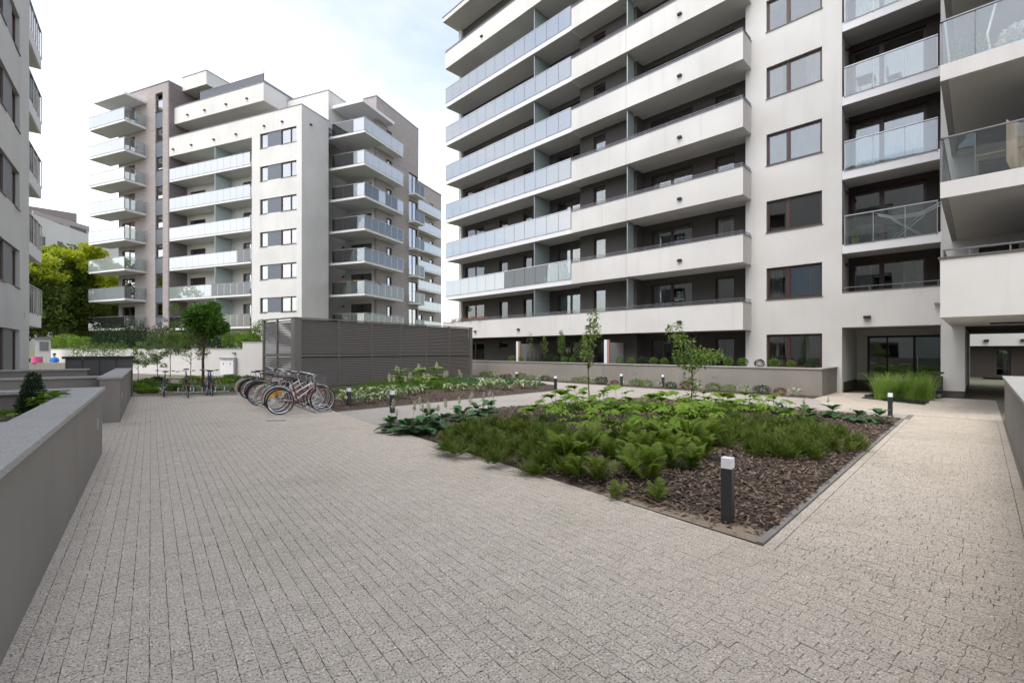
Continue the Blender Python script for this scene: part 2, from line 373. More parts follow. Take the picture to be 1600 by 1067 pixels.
def window(T, c, u0, u1, z0, z1, splits=(), fr='frame_brown', inset=.12, sill=True, curtain=0, face='x', parent=None, name='window', back='interior_dark'):
    w_, h_ = u1 - u0, z1 - z0
    fm, panes, xs = win_mesh(w_, h_, splits, fr, .07)
    if face == 'x': o = T.part(name, fm, None, (c + inset, u0, z0))
    else: o = T.part(name, fm, None, (u1, c + inset, z0), R(90))
    for p in panes: link('pane', p, o)
    if sill:
        key = ('sill', round(w_, 3), round(inset, 3))
        if key not in WC: WC[key] = MB().box(-inset - .04, 0, -.03, w_ + .03, -.0, .025).mesh('sill', 'sill_metal')
        link('sill', WC[key], o, (0, 0, -.022))
    if curtain:
        key = ('cur', round(w_, 3), round(h_, 3), curtain)
        if key not in WC:
            m = MB(); rr = random.Random(int(w_ * 100) + curtain)
            spans = {1: [(0, w_)], 2: [(0, w_ * .3), (w_ * .72, w_)], 3: [(0, w_ * .5)], 4: [(w_ * .45, w_)]}[curtain]
            for a, b in spans:
                n = max(4, int((b - a) / .05)); pts = [(a + (b - a) * i / n, .14 + .03 * math.sin(i * 1.9 + rr.random())) for i in range(n + 1)]
                for (ya, xa), (yb, xb) in zip(pts[:-1], pts[1:]):
                    m.quad((xa, ya, .05), (xa, ya, h_ - .06), (xb, yb, h_ - .06), (xb, yb, .05))
            WC[key] = m.mesh('curtain', 'curtain')
        link('curtain', WC[key], o)
    key = ('room', round(w_, 3), round(h_, 3), back)
    if key not in WC:
        m = MB(); a, b, d = -.5, w_ + .5, 1.8
        m.quad((d, a, -.3), (d, b, -.3), (d, b, h_ + .3), (d, a, h_ + .3)); m.quad((.19, a, -.3), (d, a, -.3), (d, a, h_ + .3), (.19, a, h_ + .3)); m.quad((.19, b, -.3), (.19, b, h_ + .3), (d, b, h_ + .3), (d, b, -.3))
        m.quad((.19, a, -.3), (.19, b, -.3), (d, b, -.3), (d, a, -.3)); m.quad((.19, a, h_ + .3), (d, a, h_ + .3), (d, b, h_ + .3), (.19, b, h_ + .3))
        WC[key] = m.mesh('room', back)
    link('room', WC[key], o)
    return o
def glass_rail(T, parent_part, x, ys, z0, z1, mat, post='steel', axis='y', lean=0):
    """panes between successive ys with slim posts and a top rail, as sub-parts of parent_part; axis y: plane x=const"""
    f = MB()
    for y in ys:
        if axis == 'y': f.box(x + .03, x + .06, y - .014, y + .014, z0 - .12, z1)
        else: f.box(y - .014, y + .014, x + .03, x + .06, z0 - .12, z1)
    a, b = min(ys), max(ys)
    if axis == 'y': f.box(x - .01, x + .05, a - .02, b + .02, z1 + .001, z1 + .035)
    else: f.box(a - .02, b + .02, x - .01, x + .05, z1 + .036, z1 + .068)
    T.sub(parent_part, 'railing', f, post)
    for i in range(len(ys) - 1):
        p = MB(); y0, y1 = ys[i] + .012, ys[i + 1] - .012
        if axis == 'y': p.box(x, x + .012, y0, y1, z0 - .06, z1 - .02)
        else: p.box(y0, y1, x, x + .012, z0 - .06, z1 - .02)
        T.sub(parent_part, 'glass_pane', p, mat if isinstance(mat, str) else mat[i % len(mat)])
def lin(a, b, n): return [a + (b - a) * i / n for i in range(n + 1)]
def copy_part(o, dz):
    c = copy_tree(o, o.parent); c.location.z += dz; return c
def lamp_mb():
    m = MB(); m.box(-.1, 0, -.16, .16, 0, .1); m.box(-.13, -.1, -.15, .15, .03, .1); return m
# extra facing: 'X' = plane x=c facing +x
_wall0, _window0 = wall, window
def wall(T, c, u0, u1, z0, z1, holes=(), d=.3, mat='white_render', face='x', name='wall'):
    if face != 'X': return _wall0(T, c, u0, u1, z0, z1, holes, d, mat, face, name)
    m = wall_mb(-u1, -u0, z0, z1, [(-h[1], -h[0], h[2], h[3]) for h in holes], d)
    return T.part(name, m, mat, (c, 0, 0), R(180))
def window(T, c, u0, u1, z0, z1, splits=(), face='x', inset=.12, **k):
    if face != 'X': return _window0(T, c, u0, u1, z0, z1, splits, face=face, inset=inset, **k)
    o = _window0(T, 0, u0, u1, z0, z1, splits, face='x', inset=inset, **k)
    o.location = Vector((c - inset, u1, z0)) - T.b; o.rotation_euler = (0, 0, R(180)); return o
def P(T, name, mat, *boxes):
    m = MB()
    for b in boxes: m.box(*b)
    return T.part(name, m, mat)
def S(T, par, name, mat, *boxes):
    m = MB()
    for b in boxes: m.box(*b)
    return T.sub(par, name, m, mat)

# ================================================================== ground
def setting(name, mb, mat, loc=(0, 0, 0), kind='structure'):
    o = link(name, mb.mesh(name, mat) if isinstance(mb, MB) else mb, None, loc); o['kind'] = kind; return o
g = MB(); g.quad((-900, -900, 0), (900, -900, 0), (900, 900, 0), (-900, 900, 0)); setting('ground', g, 'far_ground', (0, 0, -.10))
# plaza base (joint sand) and the smooth path
g = MB(); g.quad((-20, -9, 0), (16, -9, 0), (34, 19, 0), (-26, 19, 0)); setting('paving_bed', g, 'joint_sand', (0, 0, -.007))

def in_poly(X, Y, poly):
    ins = np.zeros(X.shape, bool); n = len(poly)
    for i in range(n):
        x0, y0 = poly[i]; x1, y1 = poly[(i + 1) % n]
        c = ((y0 > Y) != (y1 > Y))
        with np.errstate(divide='ignore', invalid='ignore'):
            xi = (x1 - x0) * (Y - y0) / (y1 - y0 + 1e-12) + x0
        ins ^= c & (X < xi)
    return ins
def px(x, y, z=0):          # ground point seen at an image position (used for the plan of the courtyard)
    Y = 725 * (1.7 - z) / (y - 548); return ((x - 800) / 725 * Y, Y)
BED = [W2(AR, 4.42, 1.37), W2(AR, 15.05, 1.37), W2(AR, 15.35, 4.0), W2(AR, 15.0, 8.4), W2(AR, 9.3, 10.0), px(592, 664)]
BED2 = [px(527, 644), px(872, 610), px(866, 602), px(745, 592), (-3.2, 29), (-9.6, 19.9), px(468, 623)]
cL, sL = math.cos(AL), math.sin(AL); cR_, sR_ = math.cos(AR), math.sin(AR)
PS = .0935
# straight rows, running away to the left
rows = []
b0 = -.66
X0 = []; 
def pavers_L():
    out = []
    nrow = int((30) / PS)
    for i in range(-40, nrow):
        b = b0 + i * PS + PS / 2
        a = -9 + rnd.random() * .1
        ln = []
        while a < 26:
            l = PS * rnd.choice((1, 1, 1, 1, .96, 1.05, 1.3, .75)); ln.append((a + l / 2, l)); a += l
        arr = np.array(ln); out.append(np.column_stack([np.full(len(arr), b), arr[:, 0], np.full(len(arr), PS), arr[:, 1]]))
    return np.vstack(out)
A = pavers_L()
Xw = A[:, 0] * cL - A[:, 1] * sL; Yw = A[:, 0] * sL + A[:, 1] * cL
bR = Xw * cR_ + Yw * sR_; aR = -Xw * sR_ + Yw * cR_      # in the other frame
shr = lambda P_, f: [(sum(p[0] for p in P_) / len(P_) * f + p[0] * (1 - f), sum(p[1] for p in P_) / len(P_) * f + p[1] * (1 - f)) for p in P_]
BEDs, BED2s = shr(BED, .016), shr(BED2, .01)
bedx = in_poly(Xw, Yw, BEDs) | in_poly(Xw, Yw, BED2s)
vis = (Yw > 1.4) & (np.abs(Xw) < Yw * 1.16 + .8)
east = (A[:, 0] > 4.17)
left_ok = (A[:, 0] > -.68) | ((A[:, 1] > 10.5) & (A[:, 1] < 14.6) & (A[:, 0] > -3.5))
back = Yw < 19.0
back &= ~((A[:, 0] < 4.1) & (Yw > 17.55 - (Xw + 11.5) * -.1))
keepL = vis & ~bedx & left_ok & back & (~east | ((aR > 9.9) & (Yw < 17.5) & (Xw < -3.0))) & (aR > -.42)
AL_ = A[keepL]
# the path to the right: shorter, uneven stones in courses across
def pavers_R():
    out = []
    for i in range(0, int(20 / PS)):
        b = 2.2 + i * PS; a = -.275
        ln = []
        while a < 1.2399:
            l = rnd.choice((.07, .085, .1, .1, .115, .13)); l = 1.24 - a if 1.24 - a - l < .06 else l; ln.append((b, a + l / 2, PS, l)); a += l
        out.append(np.array(ln))
    return np.vstack(out)
B = pavers_R()
XwB = B[:, 0] * cR_ - B[:, 1] * sR_; YwB = B[:, 0] * sR_ + B[:, 1] * cR_
bL_B = XwB * cL + YwB * sL
keepR = (bL_B > 4.17) & ~in_poly(XwB, YwB, BED) &  (B[:, 0] < 16.2)
BR_ = B[keepR]
# border rows along the wall and along the kerb
brd = []
for a_, lo, hi in ((-.325, 2.2, 21), (1.29, 4.36, 15.05)):
    q = lo
    while q < hi:
        l = .16 * rnd.uniform(.95, 1.05); brd.append((q + l / 2, a_, l, .09)); q += l
brd = np.array(brd)
# wide front of the entrance: long stones in courses
ent = []
q = 16.25
while q < 22.9:
    a = -.36
    while a < 4.1:
        l = .2; ent.append((q + .05, a + l / 2, .1, l)); a += l
    q += .1
ent = np.array(ent)

ALL = []   # (world x, y, angle, size x, size y, zigzag)
for arr, ang, zz in ((AL_, AL, 0), (BR_, AR, 1), (brd, AR, 0), (ent, AR, 0)):
    x = arr[:, 0] * math.cos(ang) - arr[:, 1] * math.sin(ang); y = arr[:, 0] * math.sin(ang) + arr[:, 1] * math.cos(ang)
    ALL.append(np.column_stack([x, y, np.full(len(arr), ang), arr[:, 2], arr[:, 3], np.full(len(arr), zz)]))
ALL = np.vstack(ALL)
d = ALL[:, 1]; size = ALL[:, 3] * ALL[:, 4] / np.maximum(d, .5) ** 3
infr = (ALL[:, 1] > 2.35) & (np.abs(ALL[:, 0]) < ALL[:, 1] * 1.08)
order = np.argsort(-np.where(infr, size, 0)); near = order[:300]; rest = np.ones(len(ALL), bool); rest[near] = False
def paver_mesh(name, D):
    n = len(D); gap = .0012
    hx = D[:, 3] / 2 - gap - .0005 * (1 - D[:, 5]); hy = D[:, 4] / 2 - gap + .0004 * (1 - D[:, 5]); z = rng.normal(0, .0007, n) - .0022 * D[:, 5]
    tilt = rng.normal(0, .0016, (n, 2)) * (1 + D[:, 5:6]); rot = D[:, 2] + rng.normal(0, .012, n)
    cs, sn = np.cos(rot), np.sin(rot)
    # ring of 8 points round the top, four corners and four edge middles; the middles step in or out on the zigzag stones
    ux = np.array([-1, 0, 1, 1, 1, 0, -1, -1.]); uy = np.array([-1, -1, -1, 0, 1, 1, 1, 0.])
    jit = rng.normal(0, .0016, (n, 8, 2)); jit *= (1 + .8 * D[:, 5])[:, None, None]
    X = ux * hx[:, None] + jit[:, :, 0]; Y = uy * hy[:, None] + jit[:, :, 1]
    V = []
    for k, (sc, dz) in enumerate(((.985, 0), (1.0, -.0015), (1.0, -.03))):
        x = X * sc; y = Y * sc
        zz = z[:, None] + dz + (x * tilt[:, :1] + y * tilt[:, 1:])
        V.append(np.stack([D[:, :1] + x * cs[:, None] - y * sn[:, None], D[:, 1:2] + x * sn[:, None] + y * cs[:, None], zz], -1))
    V = np.stack(V, 1)      # n,3,8,3
    me_v = V.reshape(-1, 3); F4 = []
    base = (np.arange(n) * 24)[:, None]
    for r_ in range(2):
        for i in range(8):
            j = (i + 1) % 8
            F4.append(base + np.array([[r_ * 8 + i, (r_ + 1) * 8 + i, (r_ + 1) * 8 + j, r_ * 8 + j]]))
    # top as three quads
    for q in ((0, 1, 2, 3), (0, 3, 4, 7), (4, 5, 6, 7)): F4.append(base + np.array([q]))
    F = np.vstack(F4)
    return np_mesh(name, me_v, F, 'paver')
pv = setting('pavement', paver_mesh('pavement', ALL[rest]), 'paver')
# nearest stones one by one: eight shapes shared
protos = {}
for i in near:
    D = ALL[i]; key = (round(D[3], 3), round(D[4], 3), int(D[5]), int(i) % 2)
    if key not in protos: protos[key] = paver_mesh('paving_stone', np.array([[0, 0, 0, D[3], D[4], D[5]]]))
    link('paving_stone', protos[key], pv, (D[0], D[1], rnd.gauss(0, .001)), (rnd.gauss(0, .005), rnd.gauss(0, .005), D[2]))
# smooth path between the beds
PATH = [px(600, 668), px(592, 664), W2(AR, 5.5, 9.9), W2(AR, 9.3, 10.0), W2(AR, 15.0, 8.4), W2(AR, 15.35, 4.0), W2(AR, 15.0, 1.35), W2(AR, 16.2, 1.35), W2(AR, 16.2, 3.0), W2(AR, 19.1, 4.1), W2(AR, 19.05, 8), W2(AR, 19.2, 15), W2(AR, 19.3, 19), W2(AR, 19.4, 27), px(872, 610), px(527, 644)]
g = MB(); n_ = len(PATH); g.v = [(p[0], p[1], 0) for p in PATH]; g.f = [tuple(range(n_))]
setting('path', g, 'path_concrete', (0, 0, .004))
# kerbs: short lengths of edging
def kerb(pts, lab, w_=.06, step=.99, z=.018):
    T = link('kerb', None, None, (pts[0][0], pts[0][1], 0)); T['kind'] = 'structure'
    for (xa, ya), (xb, yb) in zip(pts[:-1], pts[1:]):
        L_ = math.hypot(xb - xa, yb - ya); an = math.atan2(yb - ya, xb - xa); n = max(1, round(L_ / step)); l = L_ / n
        for i in range(n):
            key = ('kerb', round(l, 2), w_)
            if key not in WC: WC[key] = MB().box(.003, l - .003, -w_ / 2, w_ / 2, -.08, 0).mesh('kerb_stone', 'kerb_concrete')
            link('kerb_stone', WC[key], T, (xa - pts[0][0] + math.cos(an) * l * i, ya - pts[0][1] + math.sin(an) * l * i, z + rnd.gauss(0, .0015)), (0, 0, an))
kerb([BED[0], BED[1]], ''); kerb([BED[1], BED[2], BED[3], BED[4], BED[5]], '')
kerb([BED2[0], BED2[1], BED2[2]], '')
kerb([W2(AR, 19.1, 4.17), W2(AR, 19.05, 8), W2(AR, 19.2, 15), W2(AR, 19.3, 19), W2(AR, 19.4, 27)], '')
# soils
def soil(name, poly, mat, z, h, kind='structure', res=.09, seed=1):
    xs = [p[0] for p in poly]; ys = [p[1] for p in poly]
    nx = int((max(xs) - min(xs)) / res) + 2; ny = int((max(ys) - min(ys)) / res) + 2
    gx, gy = np.meshgrid(min(xs) + np.arange(nx) * res, min(ys) + np.arange(ny) * res, indexing='ij')
    ins = in_poly(gx, gy, poly)
    # distance to the edge
    dd = np.full(gx.shape, 9.)
    for i in range(len(poly)):
        ax, ay = poly[i]; bx, by = poly[(i + 1) % len(poly)]; L2 = (bx - ax) ** 2 + (by - ay) ** 2
        t = np.clip(((gx - ax) * (bx - ax) + (gy - ay) * (by - ay)) / L2, 0, 1)
        dd = np.minimum(dd, np.hypot(gx - ax - t * (bx - ax), gy - ay - t * (by - ay)))
    r2 = np.random.default_rng(seed)
    ph = r2.uniform(0, 6, 8)
    bumps = sum(np.sin(gx * (1.3 + k * 1.1) + ph[k]) * np.cos(gy * (1.1 + k * 1.3) + ph[k + 4]) / (k + 1.5) for k in range(4))
    Z = z + h * np.clip(dd / 1.4, 0, 1) ** .7 + bumps * .012 + r2.normal(0, .004, gx.shape)
    Z = np.where(dd < .06, np.minimum(Z, z * .7), Z)
    # snap the rim vertices outside onto the polygon
    idx = np.arange(nx * ny).reshape(nx, ny)
    q = ins[:-1, :-1] | ins[1:, :-1] | ins[:-1, 1:] | ins[1:, 1:]
    F = np.stack([idx[:-1, :-1][q], idx[1:, :-1][q], idx[1:, 1:][q], idx[:-1, 1:][q]], -1)
    for i, j in zip(*np.where(~ins)):
        best = None
        x, y = gx[i, j], gy[i, j]
        if dd[i, j] > res * 1.6: continue
        for k in range(len(poly)):
            ax, ay = poly[k]; bx, by = poly[(k + 1) % len(poly)]; L2 = (bx - ax) ** 2 + (by - ay) ** 2
            t = min(1, max(0, ((x - ax) * (bx - ax) + (y - ay) * (by - ay)) / L2)); cx, cy = ax + t * (bx - ax), ay + t * (by - ay)
            q_ = (cx - x) ** 2 + (cy - y) ** 2
            if best is None or q_ < best[0]: best = (q_, cx, cy)
        gx[i, j], gy[i, j] = best[1], best[2]; Z[i, j] = .0045
    o = setting(name, np_mesh(name, np.stack([gx, gy, Z], -1).reshape(-1, 3), F, mat, True), mat, kind=kind)
    def zf(x, y):
        i = int(round((x - min(xs)) / res)); j = int(round((y - min(ys)) / res))
        i = min(max(i, 0), nx - 1); j = min(max(j, 0), ny - 1); return float(Z[i, j])
    return o, zf
bed_o, bedz = soil('flower_bed', BED, 'bed_soil', .014, .12)
bed2_o, bed2z = soil('flower_bed', BED2, 'bark_soil', .014, .1, seed=5)
STRIP = [W2(AR, 19.1, 4.17), W2(AR, 19.05, 8), W2(AR, 19.2, 15), W2(AR, 19.3, 19), W2(AR, 19.4, 27), W2(AR, 20.4, 27), W2(AR, 20.4, 4.17)]
st_o, stz = soil('flower_bed', STRIP, 'bark_soil', .012, .03, seed=6)
# sandy corner and edge of the bed
def chips(name, poly, zf, n, dens=None, s0=.02, s1=.055, seed=3):
    r2 = np.random.default_rng(seed); xs = [p[0] for p in poly]; ys = [p[1] for p in poly]
    X = r2.uniform(min(xs), max(xs), n * 3); Y = r2.uniform(min(ys), max(ys), n * 3); ok = in_poly(X, Y, poly)
    if dens is not None: ok &= r2.random(len(X)) < dens(X, Y)
    X, Y = X[ok][:n], Y[ok][:n]; n = len(X)
    Z = np.array([zf(x, y) for x, y in zip(X, Y)]) + r2.uniform(.004, .03, n)
    L_ = r2.uniform(s0, s1, n) / 2; W_ = L_ * r2.uniform(.25, .6, n); an = r2.uniform(0, 6.28, n); t1 = r2.normal(0, .35, n); t2 = r2.normal(0, .4, n)
    u = np.stack([np.cos(an), np.sin(an), t1], -1); v = np.stack([-np.sin(an), np.cos(an), t2], -1); nrm = np.cross(u, v); nrm /= np.linalg.norm(nrm, axis=1)[:, None]
    C = np.stack([X, Y, Z], -1)
    P_ = [C + (-u * L_[:, None] - v * W_[:, None]), C + (u * L_[:, None] * .8 - v * W_[:, None]), C + (u * L_[:, None] + v * W_[:, None] * .7), C + (-u * L_[:, None] * .7 + v * W_[:, None])]
    th = nrm * .006
    V = np.stack(P_ + [C + nrm * .007], 1).reshape(-1, 3); b = (np.arange(n) * 5)[:, None]
    F = np.vstack([b + np.array([[0, 1, 4]]), b + np.array([[1, 2, 4]]), b + np.array([[2, 3, 4]]), b + np.array([[3, 0, 4]])])
    return setting(name, np_mesh(name, V, F, 'bark_chip'), 'bark_chip', kind='stuff')
c0 = np.array(BED[0])
def dens1(X, Y):
    # thin out along the kerb nearest the corner where bare sand shows
    def seg(ax, ay, bx, by):
        t = np.clip(((X - ax) * (bx - ax) + (Y - ay) * (by - ay)) / ((bx - ax) ** 2 + (by - ay) ** 2), 0, 1); return np.hypot(X - ax - t * (bx - ax), Y - ay - t * (by - ay))
    dl = seg(*BED[5], *BED[0]); dc = np.hypot(X - c0[0], Y - c0[1])
    near = 4.5 / np.maximum(Y, 3.5)
    return np.clip((dl - .01) / .16, .1, 1) * np.clip((dc - .1) / .5, .06, 1) * np.clip(near ** 1.3, .25, 1)
chips('bark_mulch', BED, bedz, 52000, dens1, .022, .066)
chips('bark_mulch', BED2, bed2z, 5000, lambda X, Y: (Y < 20) * 1., .03, .07, 4)
chips('bark_mulch', STRIP, stz, 3500, None, .03, .07, 5)
# earth and lawn round the far planters
g = MB(); g.prism([W2(AL, -.2, 22), W2(AL, 3.5, 15), px(470, 622), (-9.4, 20), (-11, 28), (-20, 33), (-26, 26)][::-1] if False else [px(215, 618), px(372, 615), px(470, 622), (-9.4, 20.1), (-10.5, 28), (-30, 40), (-34, 34), (-14.4, 22.5)], -.05, -.004)
setting('garden_ground', g, 'ground_earth')

# ================================================================== right-hand building
H = 3.02; S0 = 2.64
T = Thing('apartment_building', AR, (26, 14, 0), 'large white apartment building on the right with grey loggias, glass balconies and overhanging wing', 'building')
ROWS = list(range(0, 9)); sk = lambda k: S0 + H * k
TOP = 27.6
def floors(): return [(.95, 2.35)] + [(sk(k) + .3, sk(k) + 2.72) for k in range(0, 8)]
wholes = [(4.69, 6.83, .97, 2.43)] + [(4.69, 6.83, 4.0 + H * k, 5.42 + H * k) for k in range(8)]
wall(T, 22.96, 4.0, 7.72, 0, TOP, wholes)
P(T, 'wall', 'white_render', (23.262, 23.9, 7.4, 7.719, .002, TOP - .002))
cur = [2, 2, 0, 1, 2, 0, 1, 0, 2]
for i, h in enumerate(wholes): window(T, 22.96, h[0], h[1], h[2], h[3], (.6,), curtain=cur[i])
f_ = floors()
P(T, 'window_reflection', 'reflection_blue', (23.2, 23.22, 4.75, 5.95, 4.05, 5.38))  # blue reflection in the pane, drawn as a coloured sheet behind the glass
hd = [(10.56, 12.94, a, b) for a, b in f_] + [(8.45, 9.41, a, b) for a, b in f_]
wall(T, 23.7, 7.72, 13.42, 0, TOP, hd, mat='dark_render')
for i, h in enumerate(hd): window(T, 23.7, *h, (.5,) if h[1] - h[0] > 1.5 else (), sill=False, curtain=(i * 7) % 5 if i % 2 else 0)
hb = [(15.46, 16.3, a, b) for a, b in f_]
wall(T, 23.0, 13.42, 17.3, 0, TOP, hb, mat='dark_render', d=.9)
for i, h in enumerate(hb): window(T, 23.0, *h, (), sill=False, curtain=(0, 3, 1, 0, 1)[i % 5])
hl = []
for a, b in f_: hl += [(17.5, 19.6, a, b), (21.9, 22.7, a, b), (24.3, 25.2, a + .9, b), (26.9, 29.2, a, b)]
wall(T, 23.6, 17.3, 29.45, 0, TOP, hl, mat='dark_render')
for i, h in enumerate(hl): window(T, 23.6, *h, (.5,) if h[1] - h[0] > 1.5 else (), sill=False, curtain=(i * 5) % 5)
wall(T, 23.4, 29.45, 29.8, 0, TOP, d=12)
P(T, 'wall', 'white_render', (36, 36.3, 1, 29.8, 0, TOP))
P(T, 'roof', 'white_render', (21.9, 36.3, -1.0, 29.9, TOP + .002, TOP + .35)); 
P(T, 'parapet_coping', 'rail_dark', (21.86, 36.3, 17, 29.95, TOP + .352, TOP + .4))
# parapet balconies (right) and glass balconies (left) : one storey, then copies
def parapet(k, y0, y1, z=0, h=1.25):
    s = sk(k)
    b = P(T, 'balcony', 'white_render', (21.9, 22.05, y0, y1, s, s + h), (22.052, 22.958, y0, y0 + .15, s, s + h), (22.052, 23.69, y0 + .152, y1, s + .002, s + .3))
    S(T, b, 'coping', 'rail_dark', (21.88, 22.07, y0 - .02, y1, s + h + .001, s + h + .03), (22.072, 22.95, y0 - .02, y0 + .17, s + h + .001, s + h + .03))
    r = MB()
    for q in (s + h + .09, s + h + .17):
        r.box(21.93, 21.965, y0 + .02, y1, q, q + .022); r.box(21.965, 22.95, y0 + .02, y0 + .055, q + .001, q + .021)
    n = int((y1 - y0) / 1.15)
    for y in lin(y0 + .1, y1 - .05, n): r.box(21.94, 21.96, y - .012, y + .012, s + h + .03, s + h + .17)
    T.sub(b, 'railing', r, 'rail_dark')
    jm = MB()
    jm.box(21.896, 21.9, 13.41, 13.425, s, s + h) if y1 > 13.5 else None
    if jm.v: T.sub(b, 'joint', jm, 'planter_render')
    for yl in ([10.4] + ([15.9] if k % 1 == 0 and k == 0 else []) + ([21.5, 25.9] if k == 0 else []) + ([25.2] if k == 7 else [])):
        if y0 < yl < y1: T.sub(b, 'lamp', MB().box(21.78, 21.899, yl - .11, yl + .11, s + .42, s + .5).box(21.80, 21.899, yl - .07, yl + .07, s + .5, s + .53), 'black_plastic')
    return b
def soffit_lamp(b, y, x, s): T.sub(b, 'ceiling_lamp', MB().box(x, x + .18, y, y + .18, s - .06, s + .001), 'opal')
p0 = parapet(0, 7.47, 29.9)
p1 = parapet(1, 7.47, 17.11)
for k in range(2, 9): copy_part(p1, H * (k - 1)) if k != 7 else None
parapet(7, 7.47, 29.6)
def divider(y, x0, x1, k):
    s = sk(k) + .3; e = s + H - .31
    fr = P(T, 'divider', 'galvanised', (x0, x0 + .04, y - .02, y + .02, s, e), (x1 - .04, x1, y - .02, y + .02, s, e), (x0 + .04, x1 - .04, y - .02, y + .02, s + .04, s + .08), (x0 + .04, x1 - .04, y - .02, y + .02, e - .05, e - .01))
    S(T, fr, 'glass_pane', 'divider_glass', (x0 + .03, x1 - .03, y - .006, y + .006, s + .07, e - .04))
    return fr
for yy, xx in ((13.44, 22.7), (20.25, 23.55)):
    dv = divider(yy, 22.06, xx, 0)
    for k in range(1, 8): copy_part(dv, H * k)
def glassbal(k, mats):
    s = sk(k)
    b = P(T, 'balcony', 'white_fascia', (21.93, 23.59, 17.112, 29.57, s, s + .34))
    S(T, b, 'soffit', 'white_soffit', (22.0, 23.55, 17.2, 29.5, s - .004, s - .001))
    S(T, b, 'drip_joint', 'rail_dark', (21.925, 21.93, 17.2, 29.5, s + .335, s + .345))
    glass_rail(T, b, 21.9, lin(17.16, 29.55, 13), s + .36, s + 1.42, mats)
    glass_rail(T, b, 29.53, [21.95, 22.7, 23.4], s + .36, s + 1.42, mats, axis='x')
    return b
g1 = glassbal(1, ['rail_glass_clear'] * 6 + ['rail_glass_frosted'] * 8)
g2 = glassbal(2, 'rail_glass_blue')
for k in range(3, 7): copy_part(g2, H * (k - 2))
# section T (recessed balconies by the pillar)
def tf(k): return (sk(k) + .37, sk(k) + 2.75)
ht = [(1.5, 3.9, *tf(k)) for k in range(0, 8)]
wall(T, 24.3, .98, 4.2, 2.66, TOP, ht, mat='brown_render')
for i, h in enumerate(ht): window(T, 24.3, *h, (.58,), sill=False, curtain=(2, 0, 1, 0, 4)[i % 5])
wall(T, 4.0, 23.262, 24.298, 2.66, TOP, face='y', d=.2)
def tbal(k):
    s = sk(k); b = P(T, 'balcony', 'white_fascia', (22.95, 24.29, 1.0, 3.99, s, s + .36))
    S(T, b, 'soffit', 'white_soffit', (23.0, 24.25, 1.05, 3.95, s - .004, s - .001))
    glass_rail(T, b, 22.92, [1.12, 2.02, 2.98, 3.9], s + .4, s + 1.5, 'rail_glass_clear', 'galvanised')
    T.sub(b, 'lamp', MB().box(23.6, 23.78, 3.87, 3.998, s - .42, s - .3), 'black_plastic'); return b
tb = tbal(1)
for k in range(2, 8): copy_part(tb, H * (k - 1))
b = P(T, 'balcony', 'white_render', (22.96, 23.2, 1.032, 3.999, S0 + .01, 4.07), (23.2, 24.29, 1.032, 3.999, S0 + .012, S0 + .36))
S(T, b, 'coping', 'sill_metal', (22.93, 23.22, 1.032, 3.99, 4.071, 4.1)); r = MB()
r.box(23.0, 23.03, 1.04, 3.99, 4.26, 4.29)
for y in (1.1, 2.1, 3.1, 3.9): r.box(23.0, 23.02, y - .012, y + .012, 4.1, 4.26)
T.sub(b, 'railing', r, 'rail_dark'); T.sub(b, 'lamp', MB().box(22.8, 22.959, 3.05, 3.28, 2.98, 3.08), 'black_plastic')
# pillar and the wall above it
P(T, 'pillar', 'white_render', (22.962, 34, .4, 1.03, .26, S0)); P(T, 'pillar_plinth', 'dark_render', (22.975, 34, .415, 1.015, 0, .26))
hp = [(-.9, .05, sk(k) + .37, sk(k) + 2.65) for k in range(0, 8)]
wall(T, 22.96, -1.05, 1.03, S0 + .002, TOP, hp)
for h in hp: window(T, 22.96, *h, (), sill=False)
# entrance
P(T, 'wall', 'white_render', (23.262, 26.2, 4.0, 4.2, .41, 2.655), (26.2, 26.5, 3.62, 4.2, .38, 2.655)); P(T, 'plinth', 'dark_render', (23.0, 26.3, 4.02, 4.25, 0, .408), (26.22, 26.5, 3.64, 4.02, 0, .378))
P(T, 'lintel', 'white_soffit', (25.9, 26.19, 1.03, 3.999, 2.36, 2.65)); P(T, 'ceiling', 'white_soffit', (24.29, 34, 1.03, 3.999, 2.651, 2.9))
d_ = P(T, 'entrance_door', 'black_plastic', (26.4, 26.46, 1.04, 1.1, 0, 2.36), (26.4, 26.46, 1.98, 2.06, 0, 2.36), (26.4, 26.46, 2.9, 2.96, 0, 2.36), (26.4, 26.46, 3.56, 3.62, 0, 2.36), (26.401, 26.459, 1.1, 3.56, 2.28, 2.36), (26.401, 26.459, 1.1, 3.56, .01, .08))
S(T, d_, 'glass_pane', 'window_glass', (26.42, 26.432, 2.06, 2.9, .08, 2.28)); S(T, d_, 'glass_pane', 'window_glass', (26.42, 26.432, 2.96, 3.56, .08, 2.28)); S(T, d_, 'glass_pane', 'green_glass', (26.42, 26.432, 1.1, 1.98, .08, 2.28)); S(T, d_, 'handle', 'steel', (26.34, 26.36, 1.9, 1.92, .9, 1.5))
P(T, 'lobby', 'interior', (29, 29.1, .9, 4.4, 0, 2.6)); 
# open door leaf with pale green glass in front of the lobby
d2 = P(T, 'open_door', 'black_plastic', (25.0, 25.06, 1.06, 1.1, .02, 2.3), (25.92, 26.0, 1.06, 1.1, .02, 2.3), (25.06, 25.92, 1.06, 1.1, 2.22, 2.3), (25.06, 25.92, 1.06, 1.1, .02, .1))
S(T, d2, 'glass_pane', 'green_glass', (25.05, 25.93, 1.075, 1.087, .09, 2.23))
# passage
P(T, 'passage_wall', 'dark_render', (22.97, 34, -4.4, -4.1, 0, 2.6)); P(T, 'passage_ceiling', 'dark_render', (22.965, 34, -4.4, .4, 2.56, 2.63))
